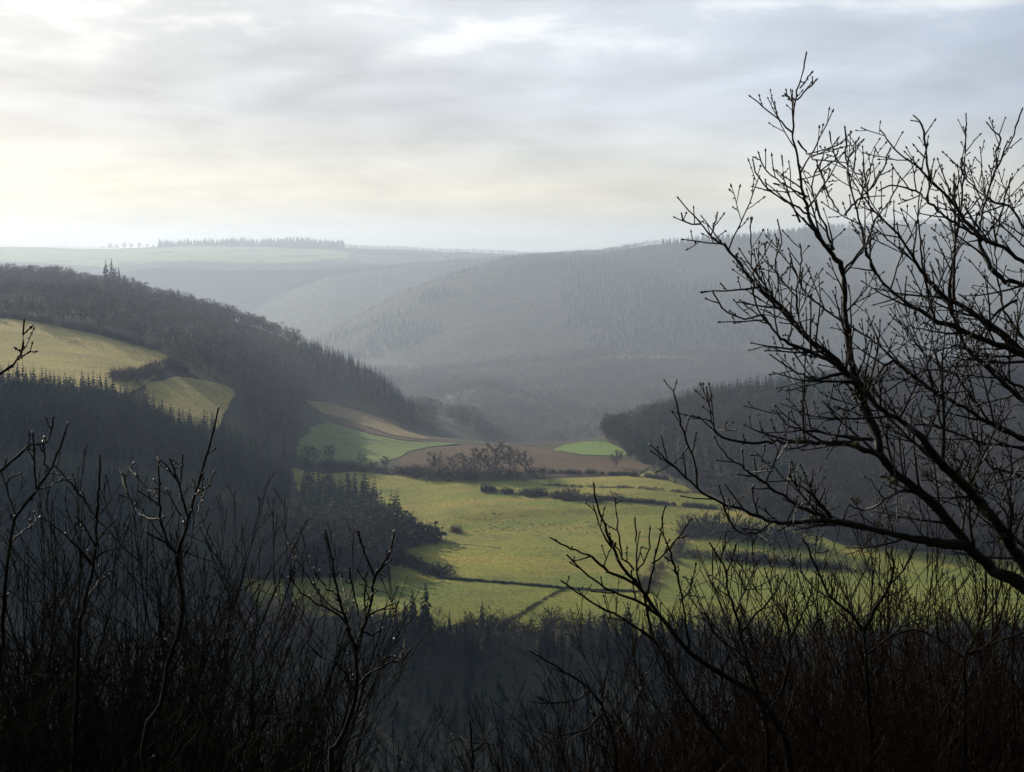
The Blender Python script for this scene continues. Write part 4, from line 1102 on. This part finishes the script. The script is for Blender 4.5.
sapling('many stemmed bare sapling with steep twigs standing before the middle of the pasture',
        [(594, 486), (597, 502), (604, 525), (613, 548), (620, 563), (640, 588), (652, 606), (665, 622), (688, 651), (722, 674), (752, 692), (775, 722), (790, 770)], 5.6, 11,
        [([(638, 586), (625, 578), (608, 571), (591, 557), (578, 551), (563, 545), (553, 539)], 3.2, 1.7), ([(662, 618), (648, 607), (634, 600), (605, 588), (590, 577), (577, 565), (568, 556)], 3.2, 1.7),
         ([(748, 775), (718, 738), (692, 705), (672, 676), (664, 655), (654, 639), (645, 602), (640, 585), (637, 574), (636, 545), (635, 520)], 5.0, 1.6), ([(654, 639), (636, 628), (620, 617), (600, 606), (585, 598), (563, 582)], 3.2, 1.6),
         ([(690, 653), (688, 640), (682, 602), (674, 565), (667, 545), (662, 531), (665, 508)], 3.2, 1.6), ([(648, 594), (654, 563), (660, 536)], 2.2, 1.4), ([(652, 563), (668, 550), (690, 520)], 2.0, 1.3),
         ([(612, 548), (604, 535), (598, 522), (594, 508)], 2.4, 1.6), ([(622, 560), (620, 540), (616, 516), (615, 500)], 2.2, 1.5), ([(634, 570), (620, 553), (613, 542)], 1.9, 1.4), ([(637, 572), (648, 552), (650, 530)], 1.9, 1.4),
         ([(680, 600), (690, 590), (692, 578)], 1.8, 1.3), ([(655, 640), (660, 620), (655, 600)], 2.0, 1.3)], g, length=0.1, gap=0.1)
sapling('slim bare sapling between the many stemmed sapling and the smooth forked one',
        [(711, 545), (718, 558), (725, 568), (728, 590), (737, 617), (742, 640), (748, 665), (765, 716), (768, 770)], 5.8, 7,
        [([(725, 572), (732, 562), (735, 550)], 2.0, 1.5), ([(736, 612), (745, 590), (752, 575), (758, 560)], 2.4, 1.4), ([(741, 632), (755, 615), (770, 600), (785, 575)], 2.6, 1.4),
         ([(728, 590), (718, 580), (708, 575)], 1.9, 1.4), ([(748, 660), (735, 650), (720, 640), (705, 615)], 2.4, 1.4), ([(745, 590), (740, 575), (742, 562)], 1.6, 1.3)], g, length=0.12, gap=0.1)
sapling('smooth barked sapling with two curved arms under the lowest big bough',
        [(803, 540), (809, 552), (816, 566), (824, 585), (832, 598), (852, 615), (863, 632), (866, 660), (868, 700), (870, 770)], 6.0, 8,
        [([(864, 634), (870, 620), (875, 608), (884, 594), (891, 582), (893, 565), (892, 549)], 5.0, 2.0), ([(888, 586), (900, 574), (910, 560), (917, 545)], 2.4, 1.5), ([(832, 598), (815, 590), (800, 570), (788, 560)], 2.2, 1.4),
         ([(852, 615), (851, 600), (860, 580)], 2.0, 1.4), ([(816, 566), (815, 550), (818, 530)], 2.0, 1.4), ([(866, 655), (885, 640), (905, 625), (930, 615)], 2.6, 1.4)], g, length=0.14, gap=0.1)
sapling('crooked pale lit sapling fork in the bottom right thicket',
        [(785, 602), (787, 620), (790, 650), (788, 668), (780, 695), (768, 714), (766, 735), (768, 770)], 6.4, 7,
        [([(790, 640), (800, 620), (810, 600), (812, 580)], 2.6, 1.4), ([(768, 716), (755, 690), (745, 665), (748, 640)], 3.0, 1.5), ([(787, 620), (776, 605), (770, 585), (765, 570)], 2.2, 1.4)], g, length=0.14, gap=0.1)
sapling('dark sapling at the right edge with a level arm over the thicket',
        [(985, 560), (986, 590), (984, 620), (966, 655), (965, 690), (964, 770)], 6.6, 8,
        [([(964, 656), (990, 645), (1017, 635), (1040, 625)], 4.0, 2.0), ([(966, 660), (940, 640), (915, 630), (880, 640)], 2.6, 1.4), ([(984, 620), (1000, 590), (1008, 560)], 2.2, 1.4), ([(975, 640), (960, 610), (955, 580)], 2.2, 1.4)], g, length=0.18, gap=0.1)
sapling('short budded sapling at the bottom edge left of the middle',
        [(470, 722), (471, 735), (472, 750), (473, 775)], 6.0, 6, [([(472, 750), (462, 738), (452, 734)], 2.6, 1.8), ([(472, 752), (484, 742), (490, 727)], 2.6, 1.7)], g, length=0.14, gap=0.07)
sapling('low sapling with thin shoots pointing left at the foot of the many stemmed one',
        [(532, 652), (545, 660), (565, 672), (590, 690), (605, 712), (612, 735), (616, 775)], 5.8, 7,
        [([(590, 690), (575, 700), (550, 702), (538, 697)], 2.4, 1.4), ([(604, 712), (585, 730), (560, 735), (540, 729)], 2.4, 1.4), ([(612, 740), (630, 715), (640, 690)], 2.4, 1.4)], g, length=0.16, gap=0.09)


# --- thicket: countless thin stems, merged by side
def brush(g, h, stems, mat_lev=3, spread=0.35):
    S = Soup(); B = Soup()
    for k in range(stems):
        an = g.uniform(0, 6.28); L = h * g.uniform(0.55, 1.05); n = 16
        d = np.array([np.cos(an) * spread * g.uniform(.2, 1), np.sin(an) * spread * g.uniform(.2, 1), 1.0]); d /= np.linalg.norm(d)
        q = [np.array([g.normal(0, .08), g.normal(0, .08), -.1])]
        for i in range(n):
            d = d + g.normal(0, .07, 3) + np.array([0, 0, .03]); d /= np.linalg.norm(d); q.append(q[-1] + d * L / n)
        q = np.array(q); rr = np.linspace(0.0085 + 0.002 * h, 0.0018, len(q)) * g.uniform(.7, 1.2)
        S.add(*tube_np(q, rr, 4)); grow(S, B, q, rr, g, mat_lev - 1, 0.11, 0.62, 0.55, 0, 0.1, (22, 78), 3, 0.07)
    return S.get()


BK = [brush(g, 3.0, 4) for _ in range(5)]
BKF = [brush(g, 3.2, 4, 3, 0.25) for _ in range(4)]


def thicket(name, spots, mat, label, kits):
    X = np.array([s[0] for s in spots]); Y = np.array([s[1] for s in spots]); H = np.array([s[2] for s in spots])
    o = link(name, merge(kits, X, Y, H, name, mat, H))
    return tag(o, label, 'thicket', kind='stuff')


def tops(n, pxr, Dr, prof, rj):
    """brush whose tips reach the given skyline rows: scale from ground to tip"""
    out_ = []
    for _ in range(n):
        p_ = g.uniform(*pxr); D = g.uniform(*Dr); x, y = PD(p_, D); row = np.interp(p_, prof[0], prof[1]) + abs(g.normal(0, rj))
        h = at(p_, row, D)[2] - ground_at(x, y)
        if h > 0.4: out_.append((x, y, h / 2.75))
    return out_


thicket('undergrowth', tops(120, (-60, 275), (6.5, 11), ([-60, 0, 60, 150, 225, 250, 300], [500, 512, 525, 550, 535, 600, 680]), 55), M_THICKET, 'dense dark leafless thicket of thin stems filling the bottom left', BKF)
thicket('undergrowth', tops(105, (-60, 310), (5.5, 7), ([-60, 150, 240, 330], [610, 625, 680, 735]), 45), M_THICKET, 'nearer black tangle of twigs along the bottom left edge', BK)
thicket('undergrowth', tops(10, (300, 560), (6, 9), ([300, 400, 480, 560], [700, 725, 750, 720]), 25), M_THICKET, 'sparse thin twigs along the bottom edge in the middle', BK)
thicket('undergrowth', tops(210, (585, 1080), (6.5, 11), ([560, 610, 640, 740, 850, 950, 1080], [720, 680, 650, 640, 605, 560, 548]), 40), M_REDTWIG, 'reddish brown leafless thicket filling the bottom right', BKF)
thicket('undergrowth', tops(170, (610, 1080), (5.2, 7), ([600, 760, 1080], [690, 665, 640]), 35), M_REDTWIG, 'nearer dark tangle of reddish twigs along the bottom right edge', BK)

# ------------------------------------------------------------------ puffy shade blocker added out of view, up-sun of the near valley
def shade_cloud(name, outline, zc, thick, label):
    P = wobble(outline, 60.0, 12.0)
    S = Soup(); gx, gy = np.meshgrid(np.arange(min(p[0] for p in P), max(p[0] for p in P), 38.0), np.arange(min(p[1] for p in P), max(p[1] for p in P), 38.0))
    gx = gx.ravel() + rng.uniform(-12, 12, gx.size); gy = gy.ravel() + rng.uniform(-12, 12, gy.size); k = inpoly(gx, gy, P)
    ring = 9; lat = 6
    th = np.linspace(0, np.pi, lat)[:, None]; ph = np.arange(ring)[None, :] * 2 * np.pi / ring
    U = np.stack([np.sin(th) * np.cos(ph), np.sin(th) * np.sin(ph), np.cos(th) + 0 * ph], -1).reshape(-1, 3)
    T = []
    for i in range(lat - 1):
        for j in range(ring):
            a_, b_ = i * ring + j, i * ring + (j + 1) % ring
            T += [(a_, a_ + ring, b_ + ring), (a_, b_ + ring, b_)]
    for x, y in zip(gx[k], gy[k]):
        r = rng.uniform(36, 62)
        S.add(U * np.array([r, r, thick * rng.uniform(.5, 1.2)]) * (1 + rng.normal(0, .08, (len(U), 1))) + np.array([x, y, zc + rng.normal(0, 10)]), T)
    m, n, p = mat_new('shade_cloud', 1.0, 0.0); p.inputs['Base Color'].default_value = (0.85, 0.86, 0.88, 1)
    return tag(link(name, mesh_np(name, *S.get(), m, smooth=True)), label, 'shade_cloud', kind='structure')


def blocker_at(x, y, z, H=800.0):  # carries a ground point to be shaded up-sun to the blocker height
    k = (H - z) / sdir.z
    return (x + sdir.x * k, y + sdir.y * k)


shade_cloud('shade_cloud', [blocker_at(-50, 50, 122), blocker_at(60, 50, 122), blocker_at(330, 300, 0), blocker_at(520, 505, -10), blocker_at(150, 512, 0), blocker_at(-70, 498, -4), blocker_at(-170, 490, 0), blocker_at(-190, 330, 0)],  # outline of the added blocker, shaped to darken valley bottom and air
      800.0, 28.0, 'unseen bank of grey puffs added to shade the near valley')

# ------------------------------------------------------------------ haze
def haze_box(x0, x1, y0, y1, z0, z1, density):
    V = [(x, y, z) for z in (z0, z1) for x, y in ((x0, y0), (x1, y0), (x1, y1), (x0, y1))]
    Fc = [(0, 3, 2, 1), (4, 5, 6, 7), (0, 1, 5, 4), (1, 2, 6, 5), (2, 3, 7, 6), (3, 0, 4, 7)]
    me = bpy.data.meshes.new('haze'); me.from_pydata(V, [], Fc); me.update()
    m = bpy.data.materials.new('haze'); m.use_nodes = True; n = m.node_tree; n.nodes.clear()
    o_ = n.nodes.new('ShaderNodeOutputMaterial'); pv = n.nodes.new('ShaderNodeVolumePrincipled')
    pv.inputs['Color'].default_value = (0.72, 0.83, 1.0, 1); pv.inputs['Density'].default_value = density; pv.inputs['Anisotropy'].default_value = 0.36
    n.links.new(pv.outputs[0], o_.inputs['Volume']); me.materials.append(m)
    o = link('haze', me); tag(o, 'pale blue winter haze filling the valley', 'haze', kind='stuff')


zmin = float(GZ.min()); zmax = float(GZ.max())
haze_box(float(GX.min()) - 50, float(GX.max()) + 50, -75.0, 10600.0, zmin - 1.5, max(zmax, 215) + 30.0, 1.7e-4)
print('terrain', zmin, zmax, 'spruces', len(sx), 'right wood', len(RX))
